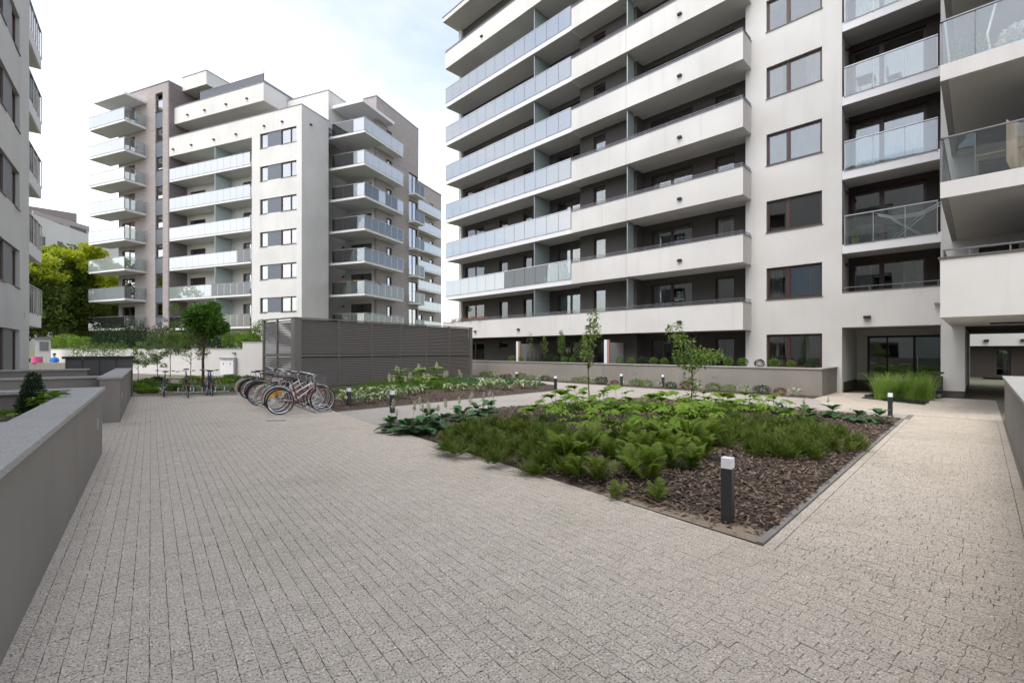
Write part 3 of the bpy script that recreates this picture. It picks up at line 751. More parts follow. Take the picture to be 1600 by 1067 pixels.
# overhanging wing (deep balconies)
def wingbal(k):
    s = sk(k); b = P(T, 'wing_balcony', 'white_render', (16.3, 22.955, -4, .74, s - .03, s + .38))
    S(T, b, 'soffit_edge', 'grey_render', (16.31, 22.9, .59, .735, s - .04, s - .031))
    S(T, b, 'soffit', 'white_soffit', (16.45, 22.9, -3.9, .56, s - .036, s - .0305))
    glass_rail(T, b, 16.32, [-3.2, -1.9, -.75, .1, .7], s + .4, s + 1.5, 'rail_glass_clear', 'rail_dark')
    glass_rail(T, b, .69, [16.4, 17.6, 18.8, 20, 21.2, 22.8], s + .4, s + 1.5, 'rail_glass_clear', 'rail_dark', axis='x'); return b
w1 = wingbal(1)
for k in range(2, 8): copy_part(w1, H * (k - 1))
b = P(T, 'wing_balcony', 'white_render', (16.3, 16.5, -4, .74, 2.56, 4.07), (16.5, 22.955, .54, .74, 2.56, 4.07), (16.5, 22.955, -4, .54, 2.562, 2.95))
S(T, b, 'coping', 'sill_metal', (16.26, 16.53, -4, .78, 4.071, 4.11), (16.53, 22.95, .51, .78, 4.071, 4.11)); r = MB()
r.box(16.36, 16.4, -4, .7, 4.27, 4.31); r.box(16.4, 22.9, .66, .7, 4.271, 4.309)
for y in (-2, -.5, .2, .68): r.box(16.37, 16.39, y - .015, y + .015, 4.11, 4.27)
T.sub(b, 'railing', r, 'rail_dark'); S(T, b, 'lamp', 'black_plastic', (20.5, 20.7, -.9, -.2, 2.52, 2.56))
hw = [(18.3, 21.8, sk(k) + .4, sk(k) + 2.7) for k in range(0, 8)]
T.part('wall', wall_mb(18.0, 22.95, 2.95, TOP, hw, .3), 'dark_render', (0, -1.35, 0), R(-90) if False else 0) if False else P(T, 'wing_wall', 'dark_render', (17.6, 22.95, -1.4, -1.1, 2.955, TOP))
for k in range(0, 8): P(T, 'wing_window', 'window_glass', (18.3, 21.8, -1.1, -1.085, sk(k) + .45, sk(k) + 2.5))
P(T, 'lamp', 'galvanised', (22.75, 22.955, 1.0, 1.2, 3.4, 3.45))

# ---- low planter in front of it
T = Thing('planter_wall', AR, (20.4, 18, 0), 'long grey-brown rendered planter wall in front of the big white building', 'planter wall')
for a, b in zip(lin(4.17, 31.9, 6)[:-1], lin(4.17, 31.9, 6)[1:]): P(T, 'wall', 'planter_render', (20.4, 20.6, a + (.003 if a > 5 else 0), b - .003, -.02, 1.0))
P(T, 'wall', 'planter_render', (20.602, 22.95, 4.171, 4.37, -.02, .998))
for a, b in zip(lin(4.13, 31.9, 19)[:-1], lin(4.13, 31.9, 19)[1:]): P(T, 'coping_slab', 'granite_cap', (20.36, 20.64, a + .003, b - .003, 1.001, 1.045))
P(T, 'coping_slab', 'granite_cap', (20.642, 22.94, 4.13, 4.4, 1.001, 1.045)); P(T, 'soil', 'bark_soil', (20.6, 23.6, 4.4, 31.8, .85, .93))
P(T, 'inset_light', 'galvanised', (20.39, 20.399, 8.0, 8.22, .55, .65)); P(T, 'inset_light', 'galvanised', (20.39, 20.399, 11.9, 12.1, .55, .65))
for y, x1 in ((21.0, 23.55), (14.25, 22.95)):
    sc_ = Thing('privacy_screen', AR, (21.5, y, .93), 'grey screen with %s post %s' % (('a pale wooden', 'left of the slender terrace trees') if y > 20 else ('a reddish wooden', 'behind the young path trees')), 'screen')
    P(sc_, 'post', 'wood_red' if y < 20 else 'wood', (21.4, 21.5, y - .09, y + .09, .93, 2.3)); P(sc_, 'post', 'white_fascia', (21.36, 21.395, y + .02, y + .2, .93, 2.3)); P(sc_, 'panel', 'grey_render', (21.52, x1, y - .03, y + .03, .93, 2.15))

# ---- building across the far courtyard, seen through the passage
T = Thing('courtyard_house', AR, (42, 0, 0), 'dark facade with white balcony band seen through the passage', 'building')
wall(T, 42, -14, 6, 0, 2.0, [(-1.3, -.6, .1, 1.8), (-4.2, -2.2, .1, 1.8)], mat='brown_render'); window(T, 42, -1.3, -.6, .1, 1.8, (), sill=False, curtain=3, fr='frame_grey'); window(T, 42, -4.2, -2.2, .1, 1.8, (.5,), sill=False, fr='frame_grey')
P(T, 'balcony_band', 'white_render', (41.3, 44, -14, 6, 2.001, 3.3)); wall(T, 43, -14, 6, 3.3, 20, mat='white_render')
for y in (-.35, -1.9): P(T, 'lamp', 'black_plastic', (41.15, 41.299, y, y + .22, 2.25, 2.4))
GLASS[0] = 'window_glass_bright'
# ================================================================== middle building
T = Thing('apartment_building', AM, (37, 42, 1.9), 'pale apartment block in the middle with frosted balconies, blue-grey window panels and brick corners', 'building')
W_ = 'white_render'
MS = [3.8 + 3 * k for k in range(7)]
hA = [(32.68, 37.08, 5.16 + 3 * k, 6.52 + 3 * k) for k in range(6)]
wall(T, 31.1, 32.07, 38.1, 1.9, 23.3, hA)
for i, h in enumerate(hA):
    window(T, 31.1, 32.68, 34.53, h[2], h[3], (.4,), fr='frame_brown', curtain=(1, 0, 1, 2, 1, 0)[i]); window(T, 31.1, 36.17, 37.08, h[2], h[3], (), curtain=(0, 1, 0, 1, 3, 1)[i])
    P(T, 'facade_panel', 'panel_bluegrey', (31.16, 31.3, 34.535, 36.165, h[2] + .002, h[3] - .002))
wall(T, 32.07, 31.402, 34.3, 1.9, 23.3, face='y')
P(T, 'wall', W_, (34.0, 34.3, 32.372, 36.3, 1.9, 23.3))
P(T, 'coping', 'rail_dark', (31.06, 31.44, 32.03, 38.1, 23.301, 23.34), (31.442, 34.34, 32.03, 32.41, 23.301, 23.34), (31.06, 31.44, 38.102, 49.69, 23.301, 23.34))
P(T, 'terrace_slab', W_, (31.4, 36, 32.4, 49.69, 22.5, 22.7))
for y in (34.2, 36.4): P(T, 'lamp', 'black_plastic', (30.95, 31.099, y, y + .2, 22.1, 22.2))
P(T, 'lamp', 'black_plastic', (32.0, 32.2, 31.92, 32.069, 21.9, 22.0))
# centre recess
hc = []
for s in MS[:6]: hc += [(40.4, 41.5, s + .24, s + 2.5), (46.9, 49.3, s + .24, s + 2.5)]
wall(T, 32.9, 38.1, 49.7, 1.9, 21.4, hc)
for i, h in enumerate(hc): window(T, 32.9, *h, (.5,) if h[1] - h[0] > 1.5 else (), sill=False, curtain=(i * 3) % 5, fr='frame_brown')
P(T, 'wall', W_, (31.4, 32.898, 38.101, 38.3, 1.9, 21.398))
wall(T, 49.7, 31.1, 34, 3.0, 29.1, face='y', mat='brick_dark', d=.2)
def cbal(s, mats):
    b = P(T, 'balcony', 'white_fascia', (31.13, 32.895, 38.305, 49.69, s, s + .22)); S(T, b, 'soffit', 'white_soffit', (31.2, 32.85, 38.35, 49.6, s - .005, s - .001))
    glass_rail(T, b, 31.1, lin(38.33, 49.66, 13), s + .25, s + 1.32, mats, 'rail_dark')
    S(T, b, 'divider', 'divider_glass', (31.2, 32.88, 43.08, 43.12, s + .25, s + 2.97)); S(T, b, 'divider_frame', 'galvanised', (31.17, 31.2, 43.07, 43.13, s + .22, s + 2.99), (31.2, 32.88, 43.07, 43.13, s + 2.94, s + 2.98))
    S(T, b, 'wall_lamp', 'black_plastic', (32.8, 32.899, 45.2, 45.4, s + 2.3, s + 2.4)); return b
cbal(MS[0], 'rail_glass_clear'); cbal(MS[1], ['rail_glass_clear'] * 6 + ['rail_glass_frosted'] * 8); c2 = cbal(MS[2], ['rail_glass_clear'] * 2 + ['rail_glass_frosted'] * 11); c3 = cbal(MS[3], 'rail_glass_frosted')
for k in (4, 5): copy_part(c3, 3 * (k - 3))
P(T, 'parapet', W_, (31.1, 31.4, 38.102, 49.69, 21.4, 23.3), (31.4, 32.9, 38.102, 49.69, 21.401, 21.7))
for y in (40, 43, 46.2, 48.9): P(T, 'lamp', 'black_plastic', (30.95, 31.099, y, y + .2, 21.95, 22.07))
# penthouse bands
P(T, 'penthouse_wall', 'brown_render', (34, 34.3, 37.2, 49.69, 22.7, 24.9)); P(T, 'penthouse_band', W_, (31.6, 40, 37.2, 49.69, 24.9, 26.6)); P(T, 'coping', 'rail_dark', (31.56, 40, 37.16, 49.69, 26.601, 26.65))
P(T, 'soffit', 'white_soffit', (31.7, 33.9, 37.3, 49.6, 24.894, 24.899))
for y in (39.2, 42, 45, 47.5): P(T, 'lamp', 'black_plastic', (31.45, 31.599, y, y + .2, 25.4, 25.52))
P(T, 'penthouse_wall', W_, (34.302, 46, 32.07, 37.19, 22.701, 26.2)); P(T, 'coping', 'rail_dark', (34.26, 46, 32.03, 37.19, 26.201, 26.25)); P(T, 'lamp', 'black_plastic', (34.15, 34.301, 34.2, 34.4, 24.4, 24.5))
P(T, 'penthouse_wall', 'brick_dark', (34, 40, 46.05, 49.69, 26.651, 28.7)); P(T, 'penthouse_band', W_, (32.4, 40, 46.05, 49.69, 28.701, 30.1)); P(T, 'coping', 'rail_dark', (32.36, 40, 46.01, 49.69, 30.101, 30.15))
P(T, 'terrace_railing', 'rail_glass_clear', (31.75, 31.77, 37.4, 46.0, 26.66, 27.5)); P(T, 'railing', 'rail_dark', (31.73, 31.79, 37.4, 46.0, 27.501, 27.54)); P(T, 'penthouse_wall', W_, (36, 40, 41, 46.04, 26.651, 28.6)); P(T, 'canopy', 'rail_dark', (33.8, 40, 40.2, 46.04, 28.7, 28.85)); P(T, 'railing', 'rail_dark', (33.0, 33.03, 40.2, 46, 27.6, 27.63), (33.0, 33.03, 40.2, 40.23, 26.65, 27.6))
# brick tower at the left
hb = [(50.7, 51.85, 4.3, 28.2)]
hd = [(55.2, 57.4, s + .25, s + 2.6) for s in [3.8 + 3 * k for k in range(8)]]
wall(T, 31.1, 49.902, 58.0, 1.9, 29.1, hb + hd, mat='brick_grey', name='brick_wall')
for k in range(8):
    z = 5.3 + 3 * k; window(T, 31.1, 50.705, 51.845, z, z + 1.3, (), fr='frame_grey', curtain=k % 3); P(T, 'facade_panel', 'panel_bluegrey', (31.15, 31.3, 50.703, 51.847, z - 1.66 if k else 4.3, z - .025))
for i, h in enumerate(hd): window(T, 31.1, *h, (.5,), sill=False, fr='frame_brown', curtain=(2, 0, 1, 3)[i % 4])
P(T, 'brick_wall', 'brick_grey', (31.4, 45, 57.7, 58.0, 1.9, 29.1)); P(T, 'roof', 'rail_dark', (31.05, 45, 49.68, 58.05, 29.101, 29.15))
def lbal(s, m1, m2):
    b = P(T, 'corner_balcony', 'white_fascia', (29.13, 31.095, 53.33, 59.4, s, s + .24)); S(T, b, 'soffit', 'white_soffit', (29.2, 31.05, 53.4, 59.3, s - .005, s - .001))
    glass_rail(T, b, 29.1, lin(53.35, 59.38, 6), s + .27, s + 1.35, m1, 'galvanised'); glass_rail(T, b, 53.3, [29.16, 30.1, 31.05], s + .27, s + 1.35, m2, 'galvanised', axis='x'); return b
l0 = lbal(3.8, 'rail_glass_clear', 'rail_glass_clear'); l1 = lbal(6.8, 'rail_glass_frosted', 'rail_glass_clear')
for k in range(2, 8): copy_part(l1, 3 * (k - 1))
P(T, 'canopy', 'white_fascia', (29.1, 31.09, 53.3, 58.5, 27.5, 27.75))
# right-hand corner with brick
wall(T, 37.8, 29.602, 36.3, 1.9, 24.6, [(29.9, 32.5, s + .25, s + 2.6) for s in MS])
for i, s in enumerate(MS): window(T, 37.8, 29.9, 32.5, s + .25, s + 2.6, (.5,), sill=False, fr='frame_brown', curtain=(2, 1, 0, 3, 0, 1, 2)[i]); P(T, 'lamp', 'black_plastic', (37.7, 37.799, 33.3, 33.5, s + 2.35, s + 2.5))
P(T, 'wall', W_, (34.302, 37.799, 36.0, 36.3, 1.9, 24.6))
hy = [(39.4, 40.3, s + .3, s + 2.5) for s in MS] + [(43.4, 45.1, s + .3, s + 2.6) for s in MS[:6]]
wall(T, 29.3, 37.8, 45.3, 1.9, 26.9, hy, face='y', mat='brick_grey', name='brick_wall')
for i, h in enumerate(hy): window(T, 29.3, *h, (.5,) if h[1] - h[0] > 1.5 else (), sill=False, fr='frame_brown', face='y', curtain=(i * 2) % 5)
P(T, 'brick_wall', 'brick_grey', (37.81, 38.1, 29.602, 33, 24.6, 26.9), (45.0, 45.3, 29.602, 46, 1.9, 26.9)); P(T, 'roof', 'rail_dark', (37.76, 45.35, 29.26, 46, 26.901, 26.95))
P(T, 'wall', W_, (45.31, 45.6, 30, 58, 1.9, 26))
def rbal(s, m1, m2):
    b = P(T, 'corner_balcony', 'white_fascia', (34.73, 37.79, 28.23, 32.9, s, s + .24), (37.79, 40.8, 28.23, 29.295, s + .0005, s + .2395)); S(T, b, 'soffit', 'white_soffit', (34.8, 37.7, 28.3, 32.8, s - .005, s - .001))
    glass_rail(T, b, 34.7, [28.25, 29.5, 30.75, 32.0], s + .27, s + 1.35, m1, 'galvanised'); glass_rail(T, b, 28.2, lin(34.75, 40.78, 6), s + .27, s + 1.35, m2, 'galvanised', axis='x'); return b
C_, F_, B_ = 'rail_glass_clear', 'rail_glass_frosted', 'rail_glass_blue'
r0 = rbal(3.8, C_, C_)
for k in (1, 2, 3): copy_part(r0, 3 * k)
rbal(15.8, [F_, C_, C_], [C_, C_, F_]); r5 = rbal(18.8, [F_, C_, C_], F_); copy_part(r5, 3)
P(T, 'canopy', 'white_fascia', (34.7, 39.5, 28.4, 33, 24.62, 24.9))
for s in MS[:6]:
    b = P(T, 'small_balcony', 'white_fascia', (43.3, 45.2, 28.4, 29.295, s, s + .2)); glass_rail(T, b, 28.38, [43.3, 44.2, 45.15], s + .22, s + 1.3, C_, 'rail_dark', axis='x')
for x, y, z, h in ((34.9, 35.0, 26.25, 1.0), (35.6, 34.0, 26.25, 1.1)):
    T.part('antenna', MB().tube((x, y, z), (x, y, z + h), .02), 'rail_dark')
T.part('antenna', MB().tube((31.8, 37.4, 26.65), (31.8, 37.4, 27.9), .03), 'paint_red')

# ---- next block behind
T = Thing('apartment_building', AM, (62, 44, 0), 'distant brick-cornered apartment block with frosted balconies between the two big buildings', 'building')
NS = [4.8 + 3 * k for k in range(7)]
hn = []
for s in NS: hn += [(60.0, 62.0, s + .3, s + 2.5), (64.2, 65.2, s + .3, s + 2.5)]
wall(T, 39.4, 57, 67.5, 0, 27.6, hn, face='y', mat='brick_grey', name='brick_wall')
for i, h in enumerate(hn): window(T, 39.4, *h, (.5,) if h[1] - h[0] > 1.5 else (), sill=False, face='y', fr='frame_brown', curtain=(i * 3) % 5)
P(T, 'brick_wall', 'brick_grey', (67.5, 67.8, 39.4, 60, 0, 27.6)); P(T, 'wall', W_, (57, 67.4, 52, 52.3, 0, 27.6)); P(T, 'roof', 'rail_dark', (57, 67.9, 39.3, 52, 27.61, 27.7))
b = P(T, 'balcony', 'white_fascia', (58.2, 65.8, 38.2, 39.39, NS[0], NS[0] + .3)); glass_rail(T, b, 38.17, lin(58.25, 65.75, 6), NS[0] + .32, NS[0] + 1.45, F_, 'rail_dark', axis='x')
for k in range(1, 7): copy_part(b, 3 * k)

# ================================================================== left-hand white building
T = Thing('apartment_building', AL, (-9, 14, 0), 'white apartment building at the left edge with grey window panels and end balconies', 'building')
groups = [(-11, -7.5), (-3, .5), (5, 8.5), (12.5, 16.0), (22.4, 25.85)]
hl = []
for z0, z1 in [(.9, 2.5)] + [(4.1 + 3 * k, 5.55 + 3 * k) for k in range(4)]:
    for a, b in groups: hl.append((a, b, z0, z1))
wall(T, -4.0, -14, 27.6, 0, 17.6, hl, face='X')
for i, h in enumerate(hl):
    a, b, z0, z1 = h
    window(T, -4.0, b - .85, b, z0, z1, (), face='X', fr='frame_brown', sill=True, curtain=i % 3); window(T, -4.0, a, a + 1.3, z0, z1, (), face='X', fr='frame_brown', curtain=(i + 1) % 3)
    P(T, 'facade_panel', 'panel_grey', (-4.2, -4.07, a + 1.305, b - .855, z0 + .002, z1 - .002))
P(T, 'wall', W_, (-14, -4.305, 27.3, 27.599, 0, 17.6), (-14, -13.7, -14, 27.3, 0, 17.6)); P(T, 'roof', W_, (-14, -4.3, -14, 27.3, 17.2, 17.59))
P(T, 'wall', W_, (-14, -4.305, -14.3, -14.0, 0, 17.6)); P(T, 'grille', 'galvanised', (-4.0, -3.985, 26.6, 26.75, 3.0, 3.25))
def ebal(s):
    b = P(T, 'balcony', 'white_fascia', (-9, -4.02, 27.605, 30.5, s, s + .55)); S(T, b, 'soffit', 'white_soffit', (-8.9, -4.1, 27.65, 30.4, s - .005, s - .001))
    glass_rail(T, b, -4.05, [27.65, 28.55, 29.5, 30.45], s + .57, s + 1.7, C_, 'galvanised'); glass_rail(T, b, 30.42, lin(-8.9, -4.1, 4), s + .57, s + 1.7, C_, 'galvanised', axis='x'); return b
e0 = ebal(2.76)
for k in range(1, 5): copy_part(e0, 3 * k)

# ---- opposite building, behind the photographer (seen in the window reflections)
T = Thing('apartment_building', AR, (-20, 10, 0), 'white apartment building opposite, mirrored in the windows on the right', 'building')
ho = []
for k in range(5):
    for y in range(-28, 34, 6): ho.append((y, y + 2.4, 1.2 + 3 * k, 2.9 + 3 * k))
wall(T, -20, -30, 36, 0, 17, ho, face='X')
for i, h in enumerate(ho): P(T, 'window_pane', 'frame_grey', (-20.25, -20.2, h[0] + .01, h[1] - .01, h[2] + .01, h[3] - .01))
for k in range(5): P(T, 'balcony', 'white_fascia', (-19.99, -18.6, -18 + .01 * k, -6, 3.2 + 3 * k, 4.3 + 3 * k), (-19.99, -18.6, 6, 18, 3.2 + 3 * k, 4.3 + 3 * k))
P(T, 'roof', W_, (-32, -20.3, -30, 36, 16.6, 16.98))

# ---- far buildings behind the trees on the left
T = Thing('distant_house', 0, (-66, 70, 0), 'long white house with narrow windows behind the yellow-green tree', 'building')
def far_wall(p0, p1, z0, z1, mat, holes, T, fr='frame_grey'):
    """upright facade between two world points, holes in metres along it"""
    an = math.atan2(p1[1] - p0[1], p1[0] - p0[0]); L_ = math.hypot(p1[0] - p0[0], p1[1] - p0[1])
    # canonical: width along +Y, facing -X ; rotate so +Y follows the line reversed
    m = wall_mb(0, L_, z0, z1, holes, .3); o = T.part('wall', m, mat, (p1[0], p1[1], 0), an + R(90))
    for h in holes:
        key = ('fw', round(h[1] - h[0], 2), round(h[3] - h[2], 2))
        if key not in WC: WC[key] = MB().box(.1, .14, 0, h[1] - h[0], 0, h[3] - h[2]).box(.06, .1, (h[1] - h[0]) / 2 - .04, (h[1] - h[0]) / 2 + .04, 0, h[3] - h[2]).mesh('window', 'frame_grey')
        link('window', WC[key], o, (0, h[0], h[2]))
    return o
fp = lambda x, Y: ((x - 800) / 725 * Y, Y)
pA, pB = fp(40, 62), fp(205, 86)
Lf = math.hypot(pA[0] - pB[0], pA[1] - pB[1])
hs = [(Lf * (1 - t) - .6, Lf * (1 - t) + .6, z, z + 2.1) for t in (.12, .26, .4, .5, .62, .74, .86, .95) for z in (3.5, 7.6, 11.5, 15.6)]
far_wall(pA, pB, 0, 20.3, W_, hs, T); pass
T = Thing('distant_house', 0, (-95, 100, 0), 'distant grey brick block with glazed corner rising over the white house', 'building')
pA, pB = fp(52, 92), fp(140, 104); Lf = math.hypot(pA[0] - pB[0], pA[1] - pB[1])
far_wall(pA, pB, 0, 29.5, 'brick_grey', [(.8, 4.5, 26.5, 28.6), (6, 8, 26.6, 28.4)], T)
far_wall(fp(40, 100), fp(120, 106), 0, 33, 'brick_dark', [], T)

GLASS[0] = 'window_glass'
# ================================================================== garden walls on the left (frame L)
def gw(label, segs, caps, base, extra=(), name='garden_wall'):
    T = Thing(name, AL, base, label, 'garden wall')
    for s in segs: P(T, 'wall', 'planter_render', s)
    for c in caps:
        x0, x1, y0, y1, z = c; n = max(1, round(max(x1 - x0, y1 - y0) / 1.35))
        for i in range(n):
            if y1 - y0 > x1 - x0: P(T, 'coping_slab', 'granite_cap', (x0, x1, y0 + (y1 - y0) * i / n + .003, y0 + (y1 - y0) * (i + 1) / n - .003, z, z + .045))
            else: P(T, 'coping_slab', 'granite_cap', (x0 + (x1 - x0) * i / n + .003, x0 + (x1 - x0) * (i + 1) / n - .003, y0, y1, z, z + .045))
    for e in extra: P(T, *e)
    return T
gw('long grey garden wall with pale stone coping nearest on the left', [(-.92, -.64, -3, 10.3, -.02, 1.05), (-8, -.922, 10.02, 10.3, -.02, 1.048)], [(-.97, -.60, -3, 9.93, 1.051), (-8, -.60, 9.932, 10.34, 1.051)], (-.8, 8, 0), [('inset_light', 'galvanised', (-.64, -.625, 9.3, 9.42, .5, .68))])
gw('low inner planter wall behind the nearest garden wall', [(-8, -.925, 6.6, 6.85, -.02, .93)], [(-8, -.975, 6.56, 6.9, .931)], (-4, 6.7, 0))
gw('second grey garden wall running back past the gap', [(-.95, -.58, 14.5, 21.9, -.02, 1.03), (-9, -.952, 15.2, 15.5, -.02, 1.02)], [(-.99, -.54, 14.46, 21.9, 1.031), (-9, -.992, 15.16, 15.54, 1.031)], (-.8, 18, 0), [('inset_light', 'galvanised', (-.58, -.565, 15.2, 15.32, .5, .68))])
gw('third low garden wall farther back on the left', [(-9, -1.6, 20.0, 20.3, -.02, 1.08)], [(-9, -1.55, 19.95, 20.35, 1.081)], (-4, 20, 0))
T = Thing('planter_box', AL, (-3.5, 22.5, 0), 'dark grey panelled planter box behind the third garden wall', 'planter')
for i in range(4): P(T, 'panel', 'charcoal_box', (-2.32 + i * .45, -1.89 + i * .45, 22.0, 22.06, 0, 1.42))
P(T, 'box', 'charcoal_box', (-2.32, -.55, 22.062, 23.2, 0, 1.4)); P(T, 'rim', 'black_plastic', (-2.4, -.48, 21.95, 23.3, 1.421, 1.5))
g = MB(); g.box(-8, -.93, 6.86, 10.01, .6, .8)
T = Thing('planting_soil', AL, (-4, 8.4, .6), 'dark planting soil held between the garden walls', 'soil'); T.o['kind'] = 'structure'; P(T, 'soil', 'bark_soil', (-8, -.93, 6.86, 10.01, .5, .78)); del T.o['category']
# right-hand wall along the path
T = Thing('garden_wall', AR, (8, -.5, 0), 'grey garden wall with pale stone coping along the right edge of the path', 'garden wall')
P(T, 'wall', 'planter_render', (-2, 16.2, -.68, -.4, -.02, 1.07), (15.92, 16.2, -6, -.682, -.02, 1.068)); 
for i in range(13): P(T, 'coping_slab', 'granite_cap', (-2 + 1.37 * i + .003, -2 + 1.37 * (i + 1) - .003, -.74, -.35, 1.071, 1.115))
for i in range(4): P(T, 'coping_slab', 'granite_cap', (15.86, 16.22, -.745 - 1.35 * (i + 1) + .003, -.745 - 1.35 * i - .003, 1.071, 1.115))
P(T, 'soil', 'bark_soil', (-2, 15.91, -6, -.69, .9, .99)); P(T, 'inset_light', 'galvanised', (11.0, 11.12, -.4, -.388, .55, .7))

# ================================================================== white retaining wall and terrace under the middle building (frame M)
T = Thing('retaining_wall', AM, (22, 40, 0), 'long white rendered retaining wall behind the bicycles', 'retaining wall')
P(T, 'wall', 'wall_white_garden', (22, 22.3, 27.8, 52, -.05, 1.82)); P(T, 'wall', 'wall_white_garden', (22, 22.3, 22, 27.798, -.05, 2.25)); P(T, 'coping', 'granite_cap', (21.97, 22.33, 27.85, 52, 1.821, 1.86), (21.97, 22.33, 22, 27.85, 2.251, 2.29)); P(T, 'lamp', 'black_plastic', (21.85, 21.999, 28.4, 28.6, 1.5, 1.57)); P(T, 'lamp', 'black_plastic', (21.85, 21.999, 31.2, 31.4, 1.45, 1.52))
T = Thing('terrace_ground', AM, (26, 40, 1.8), 'raised garden ground', 'ground'); T.o['kind'] = 'structure'; del T.o['category']; P(T, 'earth', 'far_ground', (22.3, 58, 22, 75, 1.0, 1.8))
T = Thing('utility_cabinet', AM, (21.9, 28.9, 0), 'white double-door utility cabinet with grey surround in the white wall', 'cabinet')
P(T, 'surround', 'grey_render', (21.8, 21.998, 28.3, 28.42, 0, 1.25), (21.8, 21.998, 28.42, 29.75, 1.15, 1.25)); 
for a in (28.43, 29.09): d_ = P(T, 'door', 'cabinet_white', (21.86, 21.9, a, a + .65, .1, 1.14)); S(T, d_, 'vent', 'black_plastic', (21.85, 21.859, a + .3, a + .35, .75, .9))

# ================================================================== louvred enclosure
AB = math.atan2(.799, .6014)      # x along the long side
T = Thing('louvre_enclosure', AB, (0, 0, 0), 'dark grey-brown louvred metal enclosure behind the bicycles', 'enclosure')
ox, oy = -9.33, 19.9
def ib(x, y): c, s = math.cos(AB), math.sin(AB); return (x * c + y * s, -x * s + y * c)
bx, by = ib(ox, oy)
T.o.location = (ox, oy, 0)
Ll, Ls, Hh = 11.4, 2.9, 3.1
def PB(name, mat, *bs): return P(T, name, mat, *bs)
nP = 6; cw = .32; pw = (Ll - cw - .2) / nP
PB('corner_post', 'louvre_paint', (0, cw, .0, .12, 0, Hh)); PB('corner_post', 'louvre_paint', (0, .1, .121, .3, 0, Hh - .001)); PB('corner_post', 'louvre_paint', (Ll - .2, Ll, 0, .12, 0, Hh)); PB('corner_post', 'louvre_paint', (0, .08, Ls - .1, Ls, 0, Hh)); PB('corner_post', 'louvre_paint', (Ll - .1, Ll, Ls - .1, Ls, 0, Hh))
PB('top_rail', 'louvre_paint', (-.02, Ll + .02, -.02, .13, Hh + .001, Hh + .05)); PB('top_rail', 'louvre_paint', (-.02, .13, .131, Ls, Hh + .001, Hh + .05))
slat = MB()
def slat_mb(L_):
    m = MB(); m.v = [(0, 0, 0), (L_, 0, 0), (L_, .035, .052), (0, .035, .052), (0, .006, -.006), (L_, .006, -.006), (L_, .041, .046), (0, .041, .046)]
    m.f = [(0, 1, 2, 3), (7, 6, 5, 4), (0, 4, 5, 1), (3, 2, 6, 7), (0, 3, 7, 4), (1, 5, 6, 2)]; return m.mesh('slat', 'louvre_paint')
sl = slat_mb(pw - .05)
pitch = .082
for i in range(nP):
    x0 = cw + i * pw
    if i: PB('mullion', 'louvre_paint', (x0 - .025, x0 + .025, .0, .1, 0, Hh - .002))
    PB('mid_rail', 'louvre_paint', (x0 + .025, x0 + pw - .025, .001, .09, 1.44, 1.53))
    z = .1
    while z < Hh - .06:
        if not 1.38 < z < 1.52: T.part('slat', sl, None, (x0 + .025, .02, z))
        z += pitch
sl2 = slat_mb((Ls - .4) / 2 - .05)
for i in range(2):
    y0 = .3 + i * (Ls - .4) / 2
    PB('mullion', 'louvre_paint', (.0, .08, y0 + (Ls - .4) / 2 - .025, y0 + (Ls - .4) / 2 + .025, 0, Hh - .002)); PB('mid_rail', 'louvre_paint', (.001, .07, y0, y0 + (Ls - .4) / 2 - .026, 1.44, 1.53))
    z = .1
    while z < Hh - .06:
        if not 1.38 < z < 1.52: T.part('slat', sl2, None, (.02, y0 + (Ls - .4) / 2 - .025, z), R(-90))
        z += pitch
# back wall of slats, joined (hidden behind the front)
m = MB(); z = .1
while z < Hh - .06:
    m.box(.1, Ll - .1, Ls - .06, Ls - .02, z, z + .055); m.box(Ll - .06, Ll - .02, .13, Ls - .1, z, z + .055); z += pitch
o = T.part('rear_slats', m, 'louvre_paint'); o['kind'] = 'stuff'
PB('shade_sheet', 'black_plastic', (cw, Ll - .2, .16, .18, .05, Hh - .02)); PB('shade_roof', 'louvre_paint', (2.2, Ll - .1, .14, Ls - .1, Hh - .08, Hh - .05))  # black sheet paints the shade between slats; roof added to darken the inside
T2 = Thing('waste_container', AB, (0, 0, 0), 'dark waste container standing inside the louvred enclosure', 'container'); T2.o.location = T.o.location
P(T2, 'body', 'interior_dark', (4, 5.3, .9, 2.2, 0.05, 1.3)); P(T2, 'lid', 'black_plastic', (3.95, 5.35, .85, 2.25, 1.301, 1.38))
